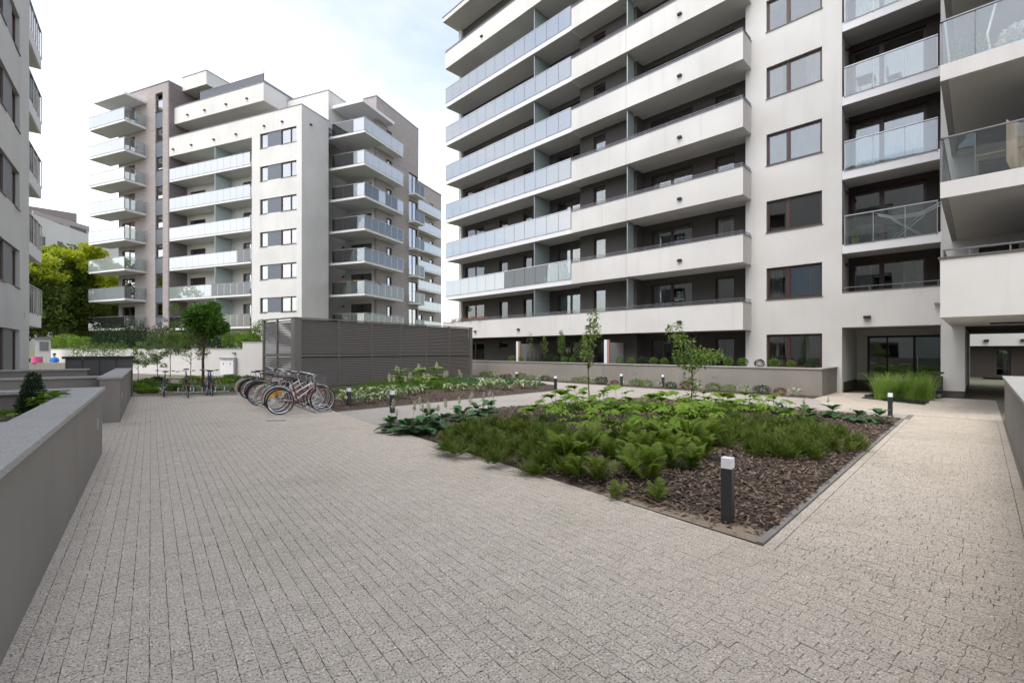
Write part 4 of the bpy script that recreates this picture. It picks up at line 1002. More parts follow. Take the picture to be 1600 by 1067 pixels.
# ================================================================== planting
def rhombs(C, U, Vv, L_, W_, fold=.25, sag=.0):
    """folded four-point leaves: C base points, U unit directions, Vv unit sideways"""
    N = np.cross(U, Vv); L_ = L_[:, None]; W_ = W_[:, None]
    p0 = C; p1 = C + U * L_ * .45 + Vv * W_ * .5 + N * W_ * fold; p2 = C + U * L_ - N * L_ * sag; p3 = C + U * L_ * .45 - Vv * W_ * .5 + N * W_ * fold
    V = np.stack([p0, p1, p2, p3], 1).reshape(-1, 3); b = (np.arange(len(C)) * 4)[:, None]
    return V, np.vstack([b + np.array([[0, 1, 2]]), b + np.array([[0, 2, 3]])])
def unit(a): return a / np.maximum(np.linalg.norm(a, axis=1)[:, None], 1e-9)
def cloud(seed, blobs, n, ls, ws=None, shell=.55, up=.3, droop=.0, noise_=.0):
    """leaves through the volume of several ellipsoids (cx,cy,cz,rx,ry,rz)"""
    r = np.random.default_rng(seed); B = np.array(blobs, float); wgt = (B[:, 3] * B[:, 4] * B[:, 5]) ** .67; wgt /= wgt.sum()
    k = r.choice(len(B), n, p=wgt); d = unit(r.normal(0, 1, (n, 3))); rad = shell + (1 - shell) * r.random(n) ** .6
    rad *= 1 + noise_ * r.normal(0, 1, n)
    C = B[k, :3] + d * B[k, 3:] * rad[:, None]
    U = unit(d * .8 + r.normal(0, .6, (n, 3)) + np.array([0, 0, up - droop])); V_ = unit(np.cross(U, r.normal(0, 1, (n, 3)))); L_ = ls * r.uniform(.6, 1.25, n)
    return rhombs(C, U, V_, L_, L_ * (ws or .6))
def join(parts):
    Vs, Fs, o = [], [], 0
    for V, F in parts: Vs.append(V); Fs.append(F + o); o += len(V)
    return np.vstack(Vs), np.vstack(Fs)
def leaf_surface(L_, W_, arch, cup, stalk=.0, n=5, wav=0):
    V = []; F = []
    for i in range(n + 1):
        t = i / n; w_ = W_ * math.sin(math.pi * min(1, t * .93 + .06)) ** .8 * (1 - .35 * t) / 2
        x = stalk + L_ * t; z = arch * (math.sin(t * 2.2) * .6 - t * t * .55)
        for s in (-1, 0, 1): V.append((x, s * w_, z + abs(s) * cup * w_ + wav * math.sin(t * 9 + s)))
    for i in range(n):
        for j in range(2): a = i * 3 + j; F.append((a, a + 1, a + 4, a + 3))
    return V, F
def leaf_obj(name, L_, W_, arch, cup, stalk, mat, pal=0, wav=0):
    m = MB(); V, F = leaf_surface(L_, W_, arch, cup, 0, wav=wav)
    if stalk:      # petiole rising at an angle then the blade
        m.tube((0, 0, 0), (stalk * .55, 0, stalk), .004, .003, 4, False)
    angs = [0] if not pal else [R(a) for a in np.linspace(-72, 72, pal)]
    for a in angs:
        k = len(m.v); c, s = math.cos(a), math.sin(a)
        for x, y, z in V: m.v.append((stalk * .55 + x * c - y * s, x * s + y * c, stalk + z))
        m.f += [tuple(k + i for i in f) for f in F]
    return smooth(m.mesh(name, mat))
HOSTA = [leaf_obj('leaf', .23, .2, .02, .22, .1, 'leaf_hosta', wav=.004), leaf_obj('leaf', .26, .21, .0, .18, .05, 'leaf_hosta'), leaf_obj('leaf', .2, .18, .05, .25, .16, 'leaf_hosta')]
ROD = [leaf_obj('leaf', .19, .085, .07, .3, .3, 'leaf_bright', 5), leaf_obj('leaf', .17, .09, .04, .3, .22, 'leaf_bright', 5), leaf_obj('leaf', .2, .08, .08, .2, .36, 'leaf_bright', 6)]
VAR = [leaf_obj('leaf', .15, .07, .1, .3, .1, 'leaf_variegated'), leaf_obj('leaf', .13, .06, .06, .3, .13, 'leaf_variegated')]
FIG = [leaf_obj('leaf', .22, .13, .05, .3, .25, 'leaf_bright', 3), leaf_obj('leaf', .2, .12, .09, .3, .3, 'leaf_bright', 3)]
def frond(seed, L_, arch, mat):
    r = random.Random(seed); m = MB(); n = 24; prev = None
    for i in range(n + 1):
        t = i / n; p = Vector((L_ * t * .8, 0, arch * math.sin(t * 2.1) + .06 * t))
        if prev is not None and i > 2:
            w_ = L_ * .27 * math.sin(math.pi * min(1, t * .85 + .12)) ** .9; d = (p - prev)
            for s in (-1, 1):
                tip = p + Vector((w_ * .45, s * w_, -w_ * .25 + r.uniform(-.01, .01))); mid = (p + tip) / 2; wd = L_ * .019
                k = len(m.v); m.v += [tuple(p - d * .3), tuple(mid + Vector((-wd, 0, .006))), tuple(tip), tuple(mid + Vector((wd, 0, .006))), tuple(p + d * .3)]
                m.f += [(k, k + 1, k + 3, k + 4), (k + 1, k + 2, k + 3)]
        prev = p
    return m.mesh('frond', mat)
FR = [frond(i, .5, .22 + .05 * (i % 2), 'leaf_fern') for i in range(3)]
def clump(name, label, cat, x, y, z, leaves, n, sc=1., group=None, pname='leaf', spike=0, tilt=(.12, .35), stemh=.5):
    o = link(name, None, None, (x, y, z), (0, 0, rnd.random() * 6.28)); tag(o, label, cat, group)
    for i in range(n):
        a = 2 * math.pi * i / n * (2.4 if n > 8 else 1) + rnd.uniform(-.35, .35); inner = (i % 3) / 3
        link(pname, leaves[i % len(leaves)], o, (rnd.gauss(0, .03 * sc), rnd.gauss(0, .03 * sc), -.01), (rnd.uniform(-.25, .25), -inner * .75 + rnd.uniform(-.12, .12) + tilt[0], a), sc * rnd.uniform(.72, 1.12))
    for k in range(spike):
        link('flower_spike', SPIKES[k % 3], o, (rnd.uniform(-.18, .18), rnd.uniform(-.18, .18), 0), (rnd.gauss(0, .08), rnd.gauss(0, .08), rnd.random() * 6), stemh / .5 * rnd.uniform(.8, 1.1))
    return o
SPIKES = []
for q in range(3):
    m = MB(); m.tube((0, 0, 0), (.02 * q - .02, .01, .5), .003, .002, 4, False); a = m.mesh('s', 'stem_green')
    V, F = cloud(50 + q, [(.02 * q - .02, .01, .46 + .03 * j, .035 - .004 * j, .035 - .004 * j, .03) for j in range(5)], 150, .022, .9, .1, -.2)
    n0 = len(m.v); me = bpy.data.meshes.new('flower_spike'); me.from_pydata([tuple(v) for v in m.v] + [tuple(v) for v in V], [], m.f + [tuple(int(i) + n0 for i in f) for f in F])
    me.materials.append(MATS['stem_green']); me.materials.append(MATS['flower_cream']); me.polygons.foreach_set('material_index', [0] * len(m.f) + [1] * len(F)); SPIKES.append(me)
# --- the bed by the plaza
bedp = lambda x, y: px(x, y, .08)
ORD = ['leftmost', 'second from the left', 'third from the left', 'fourth from the left', 'fifth from the left', 'sixth from the left', 'seventh from the left', 'eighth from the left', 'ninth from the left', 'tenth from the left', 'eleventh from the left', 'twelfth from the left']
hl_ = sorted([(612, 668), (636, 672), (664, 674), (692, 671), (722, 662), (748, 654), (668, 662), (765, 647)])
for i, (x, y) in enumerate(hl_):
    X, Y = bedp(x, y); clump('hosta', '%s dark hosta at the left tip of the mulch bed' % ORD[i], 'plant', X, Y, bedz(X, Y), HOSTA, 21, 1.25, 'dark hostas at the left tip of the bed', spike=(2 if i > 0 else 1), stemh=.52)
hr_ = sorted([(1262, 660), (1218, 650), (1300, 655), (1340, 660), (1374, 659)])
for i, (x, y) in enumerate(hr_):
    X, Y = bedp(x, y); clump('hosta', '%s dark hosta near the far right corner of the bed' % ORD[i], 'plant', X, Y, bedz(X, Y), HOSTA, 17, 1.15, 'dark hostas at the right end of the bed', spike=1 if i in (0, 1, 2) else 0, stemh=.5, tilt=(.1, .3))
rod_ = [(842, 668), (868, 656), (898, 662), (928, 655), (955, 668), (985, 660), (1012, 668), (1040, 660), (1075, 668), (1105, 656), (1004, 684), (965, 690), (1135, 650), (1168, 648), (900, 680), (1042, 690), (1190, 655), (930, 676), (1080, 684), (882, 650), (912, 645), (945, 646), (972, 650), (1028, 648), (1060, 652), (1092, 646), (1120, 660), (1150, 658), (1018, 698), (985, 676), (1055, 676), (1102, 672), (940, 692), (870, 664), (1210, 662), (1240, 668)]
rod_.sort()
for i, (x, y) in enumerate(rod_):
    X, Y = bedp(x, y)
    wh = 'behind the dark needle shrubs' if x < 900 else ('left of the slender leaning sapling' if x < 925 else ('between the two young trees' if x < 1075 else 'right of the second young tree'))
    clump('broadleaf_plant', 'bright green palmate-leaved plant in the mulch bed %s' % wh, 'plant', X, Y, bedz(X, Y), ROD, rnd.choice((7, 8, 9)), rnd.uniform(1.0, 1.35), 'bright broad-leaved plants %s' % wh)
fern_ = [(905, 742), (935, 748), (960, 770), (985, 742), (1018, 752), (1048, 738), (1082, 740), (905, 722), (1100, 722), (1000, 722), (955, 722), (1035, 708), (985, 704), (1080, 705), (925, 706), (1060, 716), (880, 722), (1025, 775), (1110, 700)]
fern_.sort()
for i, (x, y) in enumerate(fern_):
    X, Y = bedp(x, y); sc = .5 if (x, y) in ((960, 770), (1025, 775)) else rnd.uniform(.7, 1.05)
    lab = 'small fern seedling alone on the bark near the front %s' % ('left' if x < 1000 else 'right') if sc == .5 else ('yellow-green fern %s of the mulch bed' % ('beside the left needle shrubs' if x < 950 else 'in the middle of the fern group' if x < 1045 else 'at the right end of the fern group'))
    clump('fern', lab, 'fern', X, Y, bedz(X, Y), FR, 12 if sc > .5 else 6, sc, None if sc == .5 else ('ferns in the front of the mulch bed, ' + ('left' if x < 950 else 'middle' if x < 1045 else 'right')), 'frond', tilt=(-.15, 0))
def needles(name, spots, per, zf, mat, seed, h=.3, n_l=26, kind='stuff', label=None, cat=None, ls=.026, reach=1.0):
    r = np.random.default_rng(seed); Cs, Us, Ls = [], [], []
    for (X, Y, rad, hh) in spots:
        n = int(per * rad * rad * 3.14)
        for _ in range(n):
            q = rad * math.sqrt(r.random()); a = r.random() * 6.28; x = X + q * math.cos(a); y = Y + q * math.sin(a)
            top = hh * (1 - (q / rad) ** 2 * .7) * r.uniform(.45, 1.1); dx, dy = math.cos(a) * .6 * q / rad + r.normal(0, .35), math.sin(a) * .6 * q / rad + r.normal(0, .35)
            t = np.linspace(.05, 1, n_l)[:, None]; D = np.array([dx * top * 1.4, dy * top * 1.4, top]) if reach == 1 else np.array([(dx * .7 + r.normal(0, .45)) * hh * reach, (dy * .7 + r.normal(0, .45)) * hh * reach, top])
            base = np.array([x, y, zf(x, y)]); arcz = -.4 * top * (t ** 2) * min(1, abs(dx) + abs(dy))
            C = base + D * t; C[:, 2:] += arcz; sd_ = unit(np.cross(np.repeat([D], n_l, 0), np.array([0, 0, 1.]) + r.normal(0, .3, 3)))
            s = np.where(np.arange(n_l) % 2 == 0, 1, -1)[:, None]; Cs.append(C); Us.append(unit(sd_ * s + unit(D[None]) * .5 + r.normal(0, .25, (n_l, 3)))); Ls.append(ls * r.uniform(.7, 1.3, n_l) * (1.15 - t[:, 0] * .5))
    C, U, L_ = np.vstack(Cs), np.vstack(Us), np.concatenate(Ls); V_ = unit(np.cross(U, r.normal(0, 1, C.shape)))
    V, F = rhombs(C, U, V_, L_, L_ * .34, .1)
    o = link(name, np_mesh(name, V, F, mat), None); o['kind'] = kind
    return o
def sp(lst, zf_=None): return [(*bedp(x, y), r_, h_) for x, y, r_, h_ in lst]
def mounds(name, spots, zf, mat, seed, per=7, r0=.26, nsp=60, n_l=22, ls=.034):
    """low spreading shrubs: many sprays arching out of each of the mounds"""
    r = np.random.default_rng(seed); C_, U_, V2, L2 = [], [], [], []
    for (X, Y, rad, hh) in spots:
        for _ in range(max(2, int(per * rad * rad * 4))):
            q = rad * math.sqrt(r.random()); a = r.random() * 6.28; mx_, my_ = X + q * math.cos(a), Y + q * math.sin(a); mr = r0 * r.uniform(.75, 1.5); mh = hh * r.uniform(.45, .95)
            for _ in range(int(nsp * r.uniform(.7, 1.2))):
                az = r.random() * 6.28; el = r.uniform(.15, 1.45); ln = r.uniform(.75, 1.1); dx, dy, dz = math.cos(az) * math.cos(el) * mr * ln, math.sin(az) * math.cos(el) * mr * ln, math.sin(el) * mh * ln
                t = np.linspace(.25, 1, n_l)[:, None]; b = np.array([mx_ + r.normal(0, .03), my_ + r.normal(0, .03), zf(mx_, my_)]); D = np.array([dx, dy, dz + .04]); C = b + D * t; C[:, 2] -= .1 * mh * (t[:, 0] ** 3)
                dn = D / np.linalg.norm(D); side = np.cross(dn, [0, 0, 1.]); side /= np.linalg.norm(side) + 1e-9; s = np.where(np.arange(n_l) % 2 == 0, 1, -1)[:, None]
                C_.append(C); U_.append(unit(side[None] * s * .9 + dn[None] * .7 + r.normal(0, .15, (n_l, 3)))); V2.append(unit(np.repeat(dn[None], n_l, 0) + r.normal(0, .2, (n_l, 3)))); L2.append(ls * r.uniform(.8, 1.2) * (1.2 - .6 * t[:, 0]))
    C, U, L_ = np.vstack(C_), np.vstack(U_), np.concatenate(L2); V_ = unit(np.cross(U, np.cross(np.vstack(V2), U)) + 1e-6)
    V, F = rhombs(C, U, V_, L_, L_ * .36, .08); o = link(name, np_mesh(name, V, F, mat), None); o['kind'] = 'stuff'; return o
mounds('yew_groundcover', sp([(728, 684, .4, .22), (750, 700, .6, .3), (790, 712, .55, .32), (830, 720, .55, .34), (868, 700, .6, .36), (805, 690, .7, .34), (760, 678, .7, .3), (846, 730, .3, .26), (860, 736, .2, .2), (720, 676, .5, .24), (905, 712, .45, .3), (840, 690, .6, .34), (742, 700, .25, .16)]), bedz, 'leaf_yew', 21)
mounds('yew_groundcover', sp([(1110, 690, .6, .3), (1150, 700, .6, .34), (1190, 706, .6, .36), (1235, 704, .6, .36), (1275, 696, .6, .34), (1312, 690, .5, .3), (1160, 680, .8, .34), (1215, 680, .8, .36), (1265, 676, .7, .34), (1080, 678, .5, .28), (1130, 668, .6, .3)]), bedz, 'leaf_yew', 22)
mounds('low_groundcover', sp([(790, 668, .45, .2), (820, 662, .5, .24), (850, 676, .4, .22), (1095, 664, .4, .24), (1150, 664, .5, .26), (1190, 668, .4, .2), (770, 666, .3, .16)]), bedz, 'leaf_yew_pale', 23, 6, .2, 40, 18, .04)
needles('low_groundcover', sp([(1130, 640, .4, .3), (1060, 650, .5, .3), (1180, 645, .5, .3), (880, 642, .5, .26), (950, 640, .5, .26), (1010, 640, .5, .26), (1100, 645, .5, .3), (980, 690, .5, .16), (1040, 690, .45, .16), (1000, 712, .4, .14), (915, 690, .4, .16)]), 200, bedz, 'leaf_hedge', 24, ls=.045)
# bare twigs on the bark
for i, (p, q) in enumerate([((985, 770), (1028, 782)), ((1028, 782), (1055, 788)), ((1262, 690), (1290, 700)), ((1255, 738), (1275, 728)), ((1170, 760), (1185, 775))]):
    a, b = bedp(*p), bedp(*q); m = MB(); mid = ((a[0] + b[0]) / 2, (a[1] + b[1]) / 2 + .03, bedz(*a) + .05); m.path([(a[0], a[1], bedz(*a) + .025), mid, (b[0], b[1], bedz(*b) + .025)], .005, 5)
    tag(link('twig', m.mesh('twig', 'wood'), None), ['bare twig lying on the bark left of the front bollard', 'thin twig end lying next to the bare twig on the bark', 'short twig on the bark in the right of the bed', 'short twig on the bark right of the bollard', 'small twig on the bark beside the front bollard'][i], 'twig')

# --- second bed in front of the louvres
b2 = lambda x, y: px(x, y, .05)
vl = sorted([(548, 634), (572, 631), (598, 628), (622, 625), (560, 626), (586, 622), (612, 618), (640, 620), (540, 628), (700, 614), (722, 612), (745, 613), (768, 610), (790, 611), (812, 608), (835, 608), (755, 606), (780, 605), (660, 617)])
for i, (x, y) in enumerate(vl):
    X, Y = b2(x, y); wh = 'between the bollards by the bicycles' if x < 645 else 'along the far path edge'
    clump('variegated_plant', 'white-edged leafy plant in the louvre-side bed %s' % wh, 'plant', X, Y, bed2z(X, Y), VAR, 24, rnd.uniform(1.5, 2.0), 'white-edged plants %s' % wh)
needles('mixed_groundcover', [(*b2(x, y), r_, h_) for x, y, r_, h_ in [(580, 616, .9, .4), (620, 612, 1, .45), (660, 609, 1.1, .5), (560, 614, .7, .35), (700, 606, 1.1, .4), (640, 604, 1.2, .55), (600, 606, 1.0, .5), (545, 616, .6, .35), (690, 600, 1.2, .5)]], 90, bed2z, 'leaf_hedge', 31, ls=.06, n_l=22)
needles('blue_green_groundcover', [(*b2(x, y), r_, h_) for x, y, r_, h_ in [(735, 603, 1.0, .4), (765, 600, 1.0, .4), (800, 599, .9, .35), (715, 600, 1.1, .45), (830, 602, .6, .25)]], 90, bed2z, 'leaf_hosta', 32, ls=.08, n_l=18)
for i, (x, y) in enumerate([(625, 608), (650, 603), (680, 600), (665, 610)]):
    X, Y = b2(x, y); clump('broadleaf_plant', '%s tall bright-leaved plant against the louvred enclosure' % ('leftmost', 'second', 'rightmost', 'nearest')[i], 'plant', X, Y, bed2z(X, Y), ROD, 8, 1.7, 'tall leafy plants against the louvres', spike=2, stemh=.9)
asl = sorted([(612, 622), (640, 620), (668, 616), (696, 612), (722, 610)])
for i, (x, y) in enumerate(asl):
    X, Y = b2(x, y); o = link('flowering_perennial', None, None, (X, Y, bed2z(X, Y))); tag(o, '%s of the cream flower spikes rising from the bed before the louvres' % ORD[i], 'flower', 'cream flower spikes before the louvres')
    for k in range(3): link('flower_spike', SPIKES[k], o, (rnd.uniform(-.15, .15), rnd.uniform(-.15, .15), 0), (rnd.gauss(0, .1), rnd.gauss(0, .1), 0), rnd.uniform(1.1, 1.4))
# --- strip along the planter wall
for i in range(30):
    a = 4.8 + i * .62; X, Y = W2(AR, 19.75 + rnd.uniform(-.25, .25), a); k = i % 6
    if k in (0, 3): clump('variegated_plant', 'small pale-leaved plant at the foot of the long planter wall', 'plant', X, Y, .03, VAR, 10, rnd.uniform(1.2, 1.7), 'pale plants at the foot of the planter wall')
    else:
        mt = ('leaf_hedge', 'leaf_red', 'leaf_dark', 'leaf_hosta', 'leaf_pale', 'leaf_hedge')[k]
        if ('strip', mt) not in WC: WC[('strip', mt)] = np_mesh('low_shrub', *cloud(70 + k, [(0, 0, .13, .3, .3, .16)], 420, .06, .5, .4), mt)
        o = link('low_shrub', WC[('strip', mt)], None, (X, Y, .03), (0, 0, rnd.random() * 6), rnd.uniform(.7, 1.3)); tag(o, 'low %s shrub at the foot of the long planter wall' % ('reddish' if k == 1 else 'dark green' if k in (2, 3) else 'pale green' if k == 4 else 'mid green'), 'shrub', 'low shrubs at the foot of the planter wall')
# --- ornamental grass by the entrance
GP = [px(1352, 618), px(1445, 631), px(1462, 615), px(1380, 605)]
g_o, gz = soil('grass_bed', [px(1345, 622), px(1445, 633), px(1466, 615), px(1385, 604)], 'bark_soil', .012, .03, seed=9)
r = np.random.default_rng(41)
def grass(name, label, spots, n, h, mat='leaf_grass', group=None):
    V, F, k = [], [], 0
    for (X, Y) in spots:
        for _ in range(n):
            a = r.random() * 6.28; q = .2 * math.sqrt(r.random()); b = np.array([q * math.cos(a) + X, q * math.sin(a) + Y, .02]); H_ = h * r.uniform(.45, 1.12); ln = r.uniform(.1, .95) * H_ ** 1.0 * .8; a += r.normal(0, .5)
            d = np.array([math.cos(a), math.sin(a), 0]); s = np.array([-d[1], d[0], 0]) * .006
            for i in range(5):
                t = i / 4; p = b + d * ln * t ** 1.8 + np.array([0, 0, H_ * (t - .32 * t ** 3)]); w_ = (1 - t * .85); V += [p - s * w_, p + s * w_]
                if i: F.append((k + 2 * i - 2, k + 2 * i - 1, k + 2 * i + 1, k + 2 * i))
            k += 10
    o = link(name, np_mesh(name, np.array(V), np.array(F), mat)); tag(o, label, 'ornamental grass', group); return o
ga, gb = px(1386, 624), px(1420, 625)
grass('grass_clump', 'left tall tuft of pale green grass beside the entrance', [(ga[0], ga[1]), (ga[0] + .3, ga[1] + .1), (ga[0] - .25, ga[1] - .05)], 230, 1.3)
grass('grass_clump', 'right tall tuft of pale green grass nearest the litter bin', [(gb[0], gb[1]), (gb[0] + .3, gb[1] + .05), (gb[0] + .55, gb[1] - .1)], 230, 1.35)
needles('ivy_groundcover', [(*px(x, y), r_, .14) for x, y, r_ in [(1370, 620, .35), (1400, 627, .35), (1430, 630, .3), (1450, 622, .35), (1445, 614, .3)]], 260, lambda x, y: .02, 'leaf_dark', 43, ls=.05, n_l=10)
# --- trees
def branch(m, p, d, L_, r0, depth, rr, tips):
    depth = max(0, depth)
    p = Vector(p); d = Vector(d).normalized(); q = p
    for i in range(3):
        d = (d + Vector((rr.gauss(0, .1), rr.gauss(0, .1), rr.gauss(.03, .05)))).normalized(); n = q + d * L_ / 3; m.tube(q, n, r0 * (1 - .22 * i), r0 * (1 - .22 * (i + 1)), 6, False); q = n
        if depth and (i or depth < 3):
            a = rr.random() * 6.28; sdv = (d.orthogonal() * math.cos(a) + d.cross(d.orthogonal()) * math.sin(a)).normalized()
            branch(m, q, d * .55 + sdv * .8, L_ * .6, r0 * .45, depth - 1, rr, tips)
    tips.append(q)
    if depth: branch(m, q, d, L_ * .7, r0 * .5, depth - 1, rr, tips)
def tree(name, label, X, Y, z, clear, h, r0, crown_blobs, nleaf, ls, leafmat, barkmat='trunk', group=None, lean=(0, 0), depth=2, seed=1, cat='tree', shell=.3, droop=0, clump_r=None, ws=.6):
    rr = random.Random(seed); o = link(name, None, None, (X, Y, z)); tag(o, label, cat, group); m = MB(); tips = []
    top = Vector((lean[0] * clear, lean[1] * clear, clear)); p = Vector((0, 0, -.05)); N = 5
    for i in range(N):
        n = Vector((top.x * (i + 1) / N + rr.gauss(0, r0 * .25), top.y * (i + 1) / N + rr.gauss(0, r0 * .25), clear * (i + 1) / N)); m.tube(p, n, r0 * (1.25 if i == 0 else 1 - .07 * i), r0 * (1 - .07 * (i + 1)), 8, False); p = n
    branch(m, p, (lean[0], lean[1], 1), (h - clear) * .45, r0 * .62, depth, rr, tips)
    for k in range(4): a = k * 1.6 + rr.random(); branch(m, p - Vector((0, 0, clear * .05 * k)), (math.cos(a), math.sin(a), .7), (h - clear) * .38, r0 * .4, depth - 1, rr, tips)
    link('trunk', m.mesh('trunk', barkmat), o)
    B = crown_blobs
    if clump_r:      # many small clumps through the crown volume
        nb = []
        r3 = np.random.default_rng(seed); BB = np.array(B, float); wg = (BB[:, 3] * BB[:, 4] * BB[:, 5]); wg /= wg.sum()
        for k in r3.choice(len(BB), clump_r[0], p=wg):
            d = unit(r3.normal(0, 1, (1, 3)))[0]; q = r3.uniform(.35, 1.0); c = BB[k, :3] + d * BB[k, 3:] * q; s = clump_r[1] * r3.uniform(.5, 1.3); nb.append((*c, s, s, s * .7))
        B = nb
    V, F = cloud(seed, B, nleaf, ls, ws, shell, .1, droop); link('crown', np_mesh('crown', V, F, leafmat), o); return o
X, Y = bedp(921, 634)
tree('young_tree', 'slender leaning sapling with pale leaves rising from the middle of the mulch bed', X, Y, bedz(X, Y), 1.35, 2.75, .02, [(-.1, 0, 1.5, .2, .2, .22), (0, 0, 1.85, .2, .2, .2), (.12, 0, 2.15, .24, .2, .22), (.1, 0, 2.55, .16, .16, .22), (.02, 0, 1.2, .12, .12, .14)], 420, .11, 'leaf_pale', depth=0, seed=3, lean=(-.04, 0), shell=.2, droop=.5, ws=.5)
X, Y = bedp(1081, 650)
tree('young_tree', 'young forked tree with clusters of bright leaves right of the slender sapling', X, Y, bedz(X, Y), 1.1, 2.35, .022, [(-.42, 0, 2.05, .22, .2, .22), (-.2, 0, 1.75, .26, .25, .22), (0, 0, 1.5, .3, .3, .2), (.3, 0, 1.45, .3, .25, .2), (.55, 0, 1.45, .22, .2, .18), (-.1, 0, 1.2, .2, .2, .16), (.0, 0, .75, .18, .15, .18), (-.05, 0, .4, .16, .15, .15), (.15, 0, 1.3, .25, .2, .15), (-.35, 0, 1.4, .16, .16, .16)], 900, .1, 'leaf_pale', depth=1, seed=4, shell=.2, droop=.4, ws=.5)
X, Y = px(318, 612)
tree('maple_tree', 'round-headed green maple with straight brown trunk behind the bicycles', X, Y, 0, 2.1, 3.8, .06, [(0, 0, 3.0, .85, .85, .8), (-.45, 0, 3.3, .4, .5, .4), (.5, 0, 2.8, .4, .5, .45), (0, -.3, 3.5, .5, .4, .35)], 4200, .13, 'leaf_maple', seed=5, clump_r=(46, .27), shell=.1, ws=.75, droop=.3)
for i, (x, y, h, s) in enumerate([(266, 603, 4.3, 6), (298, 606, 3.6, 7), (246, 600, 2.9, 8), (216, 596, 2.2, 9)]):
    X, Y = px(x, y); tree('birch_sapling', ['tall airy birch sapling behind the upright bicycles', 'thin birch sapling between the maple and the tall birch', 'short thin sapling at the left of the upright bicycles', 'low leafy sapling near the end of the second garden wall'][i], X, Y, 0, h * .35, h, .022, [(0, 0, h * .55, .6, .6, h * .22), (0, 0, h * .78, .5, .5, h * .2), (.3, 0, h * .45, .5, .4, h * .12), (-.35, 0, h * .5, .45, .4, h * .14)], 2200, .085, 'leaf_birch', 'birch_stem', depth=2, seed=s, clump_r=(34, .16), shell=.1, ws=.45, droop=.4)
# big tree at the left and its neighbours behind
for i, (x, Yd, h, rx, lab, mat, n) in enumerate([(86, 52, 13.5, 5.0, 'large tree with sunlit yellow-green top behind the left building', 'leaf_tree', 26000), (150, 60, 11.8, 3.6, 'smaller sunlit-topped tree left of the brick balconies', 'leaf_tree', 14000), (40, 46, 11, 3, 'dark leafy tree partly hidden by the left building', 'leaf_tree', 9000)]):
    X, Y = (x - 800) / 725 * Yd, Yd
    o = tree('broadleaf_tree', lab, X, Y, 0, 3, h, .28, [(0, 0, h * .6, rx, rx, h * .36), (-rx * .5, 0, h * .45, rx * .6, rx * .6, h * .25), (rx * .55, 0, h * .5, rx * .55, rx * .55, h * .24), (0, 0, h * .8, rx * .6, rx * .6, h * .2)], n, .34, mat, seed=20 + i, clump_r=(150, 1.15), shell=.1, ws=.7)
    V, F = cloud(60 + i, [(rnd.gauss(0, rx * .55), rnd.gauss(0, rx * .5), h * rnd.uniform(.74, .98), 1.0, 1.0, .55) for _ in range(34)], n // 2, .34, .7, .1, .4); link('crown', np_mesh('crown', V, F, 'leaf_sunlit'), o)  # sunlight on the upper crown put into the leaf colour
# hedges and thujas on the terrace (frame M)
hedge_n = 0
def conifer(seed, h, r_, mat, n=900, ls=.09):
    k = ('con', seed, h, r_, mat)
    if k not in WC: WC[k] = np_mesh('foliage', *cloud(seed, [(0, 0, h * (.12 + .8 * j / 7), r_ * (1 - .75 * j / 7), r_ * (1 - .75 * j / 7), h * .12) for j in range(8)], n, ls, .4, .5, .8), mat)
    return WC[k]
xs_ = [x for x in range(150, 262, 9)] + [320, 332, 343, 352]
for i, x in enumerate(xs_):
    t = (x - 800) / 725; Yd = 24.0 / (.366 * t + .931); X = t * Yd; o = link('thuja', conifer(80 + i % 3, 2.1, .5, 'leaf_dark', 1500, .12), None, (X, Yd, 1.78), (0, 0, i), (1, 1, rnd.uniform(.85, 1.08)))
    tag(o, 'dark upright thuja in the row on the terrace %s' % ('left of the maple crown' if x < 300 else 'right of the maple crown'), 'shrub', 'thujas on the terrace %s' % ('left of the maple' if x < 300 else 'right of the maple'))
for i, (x, w_, h) in enumerate([(86, 1.1, 1.2), (106, 1.1, 1.35), (128, 1.0, 1.1), (280, 1.1, 1.3), (300, .8, 1.2), (368, 1.0, 1.2), (388, .9, 1.15), (409, .8, 2.0)]):
    t = (x - 800) / 725; Yd = 23.7 / (.366 * t + .931); z = 1.78
    o = link('hedge_shrub', np_mesh('foliage', *cloud(90 + i, [(0, 0, h * .5, w_, .7, h * .55), (-.5, 0, h * .55, .4, .4, .4), (.5, 0, h * .6, .4, .4, .4)], 2600, .1, .6, .4, .4), 'leaf_hedge' if i not in (0, 1, 2, 6) else 'leaf_bright'), None, (t * Yd, Yd, z), (0, 0, AM))
    tag(o, ['leftmost bright hedge shrub on the white retaining wall', 'tallest bright hedge shrub left on the white retaining wall', 'bright hedge shrub next to the dark thuja row', 'green shrub behind the tall birch sapling', 'narrow shrub between the birch and the maple', 'green shrub right of the maple on the terrace', 'rightmost round shrub before the wall step', 'bushy shrub rising beside the louvred enclosure'][i], 'shrub')
# hanging/loose shrubs in front of the white wall, by the planter box
for i, (x, y, w_, h) in enumerate([(132, 545, .9, 1.1), (158, 545, .8, 1.2), (182, 548, .9, 1.0)]):
    Yd = 24.5; X = (x - 800) / 725 * Yd; o = link('shrub', np_mesh('foliage', *cloud(110 + i, [(0, 0, .5, w_ * .7, .5, .5), (.3, 0, .9, .3, .3, .3), (-.3, 0, .8, .3, .3, .3)], 700, .09, .5, .2, .3), 'leaf_birch'), None, (X, Yd, 1.0)); tag(o, '%s of the pale shrubs growing in the dark planter box' % ('leftmost', 'middle', 'rightmost')[i], 'shrub', 'pale shrubs in the planter box')
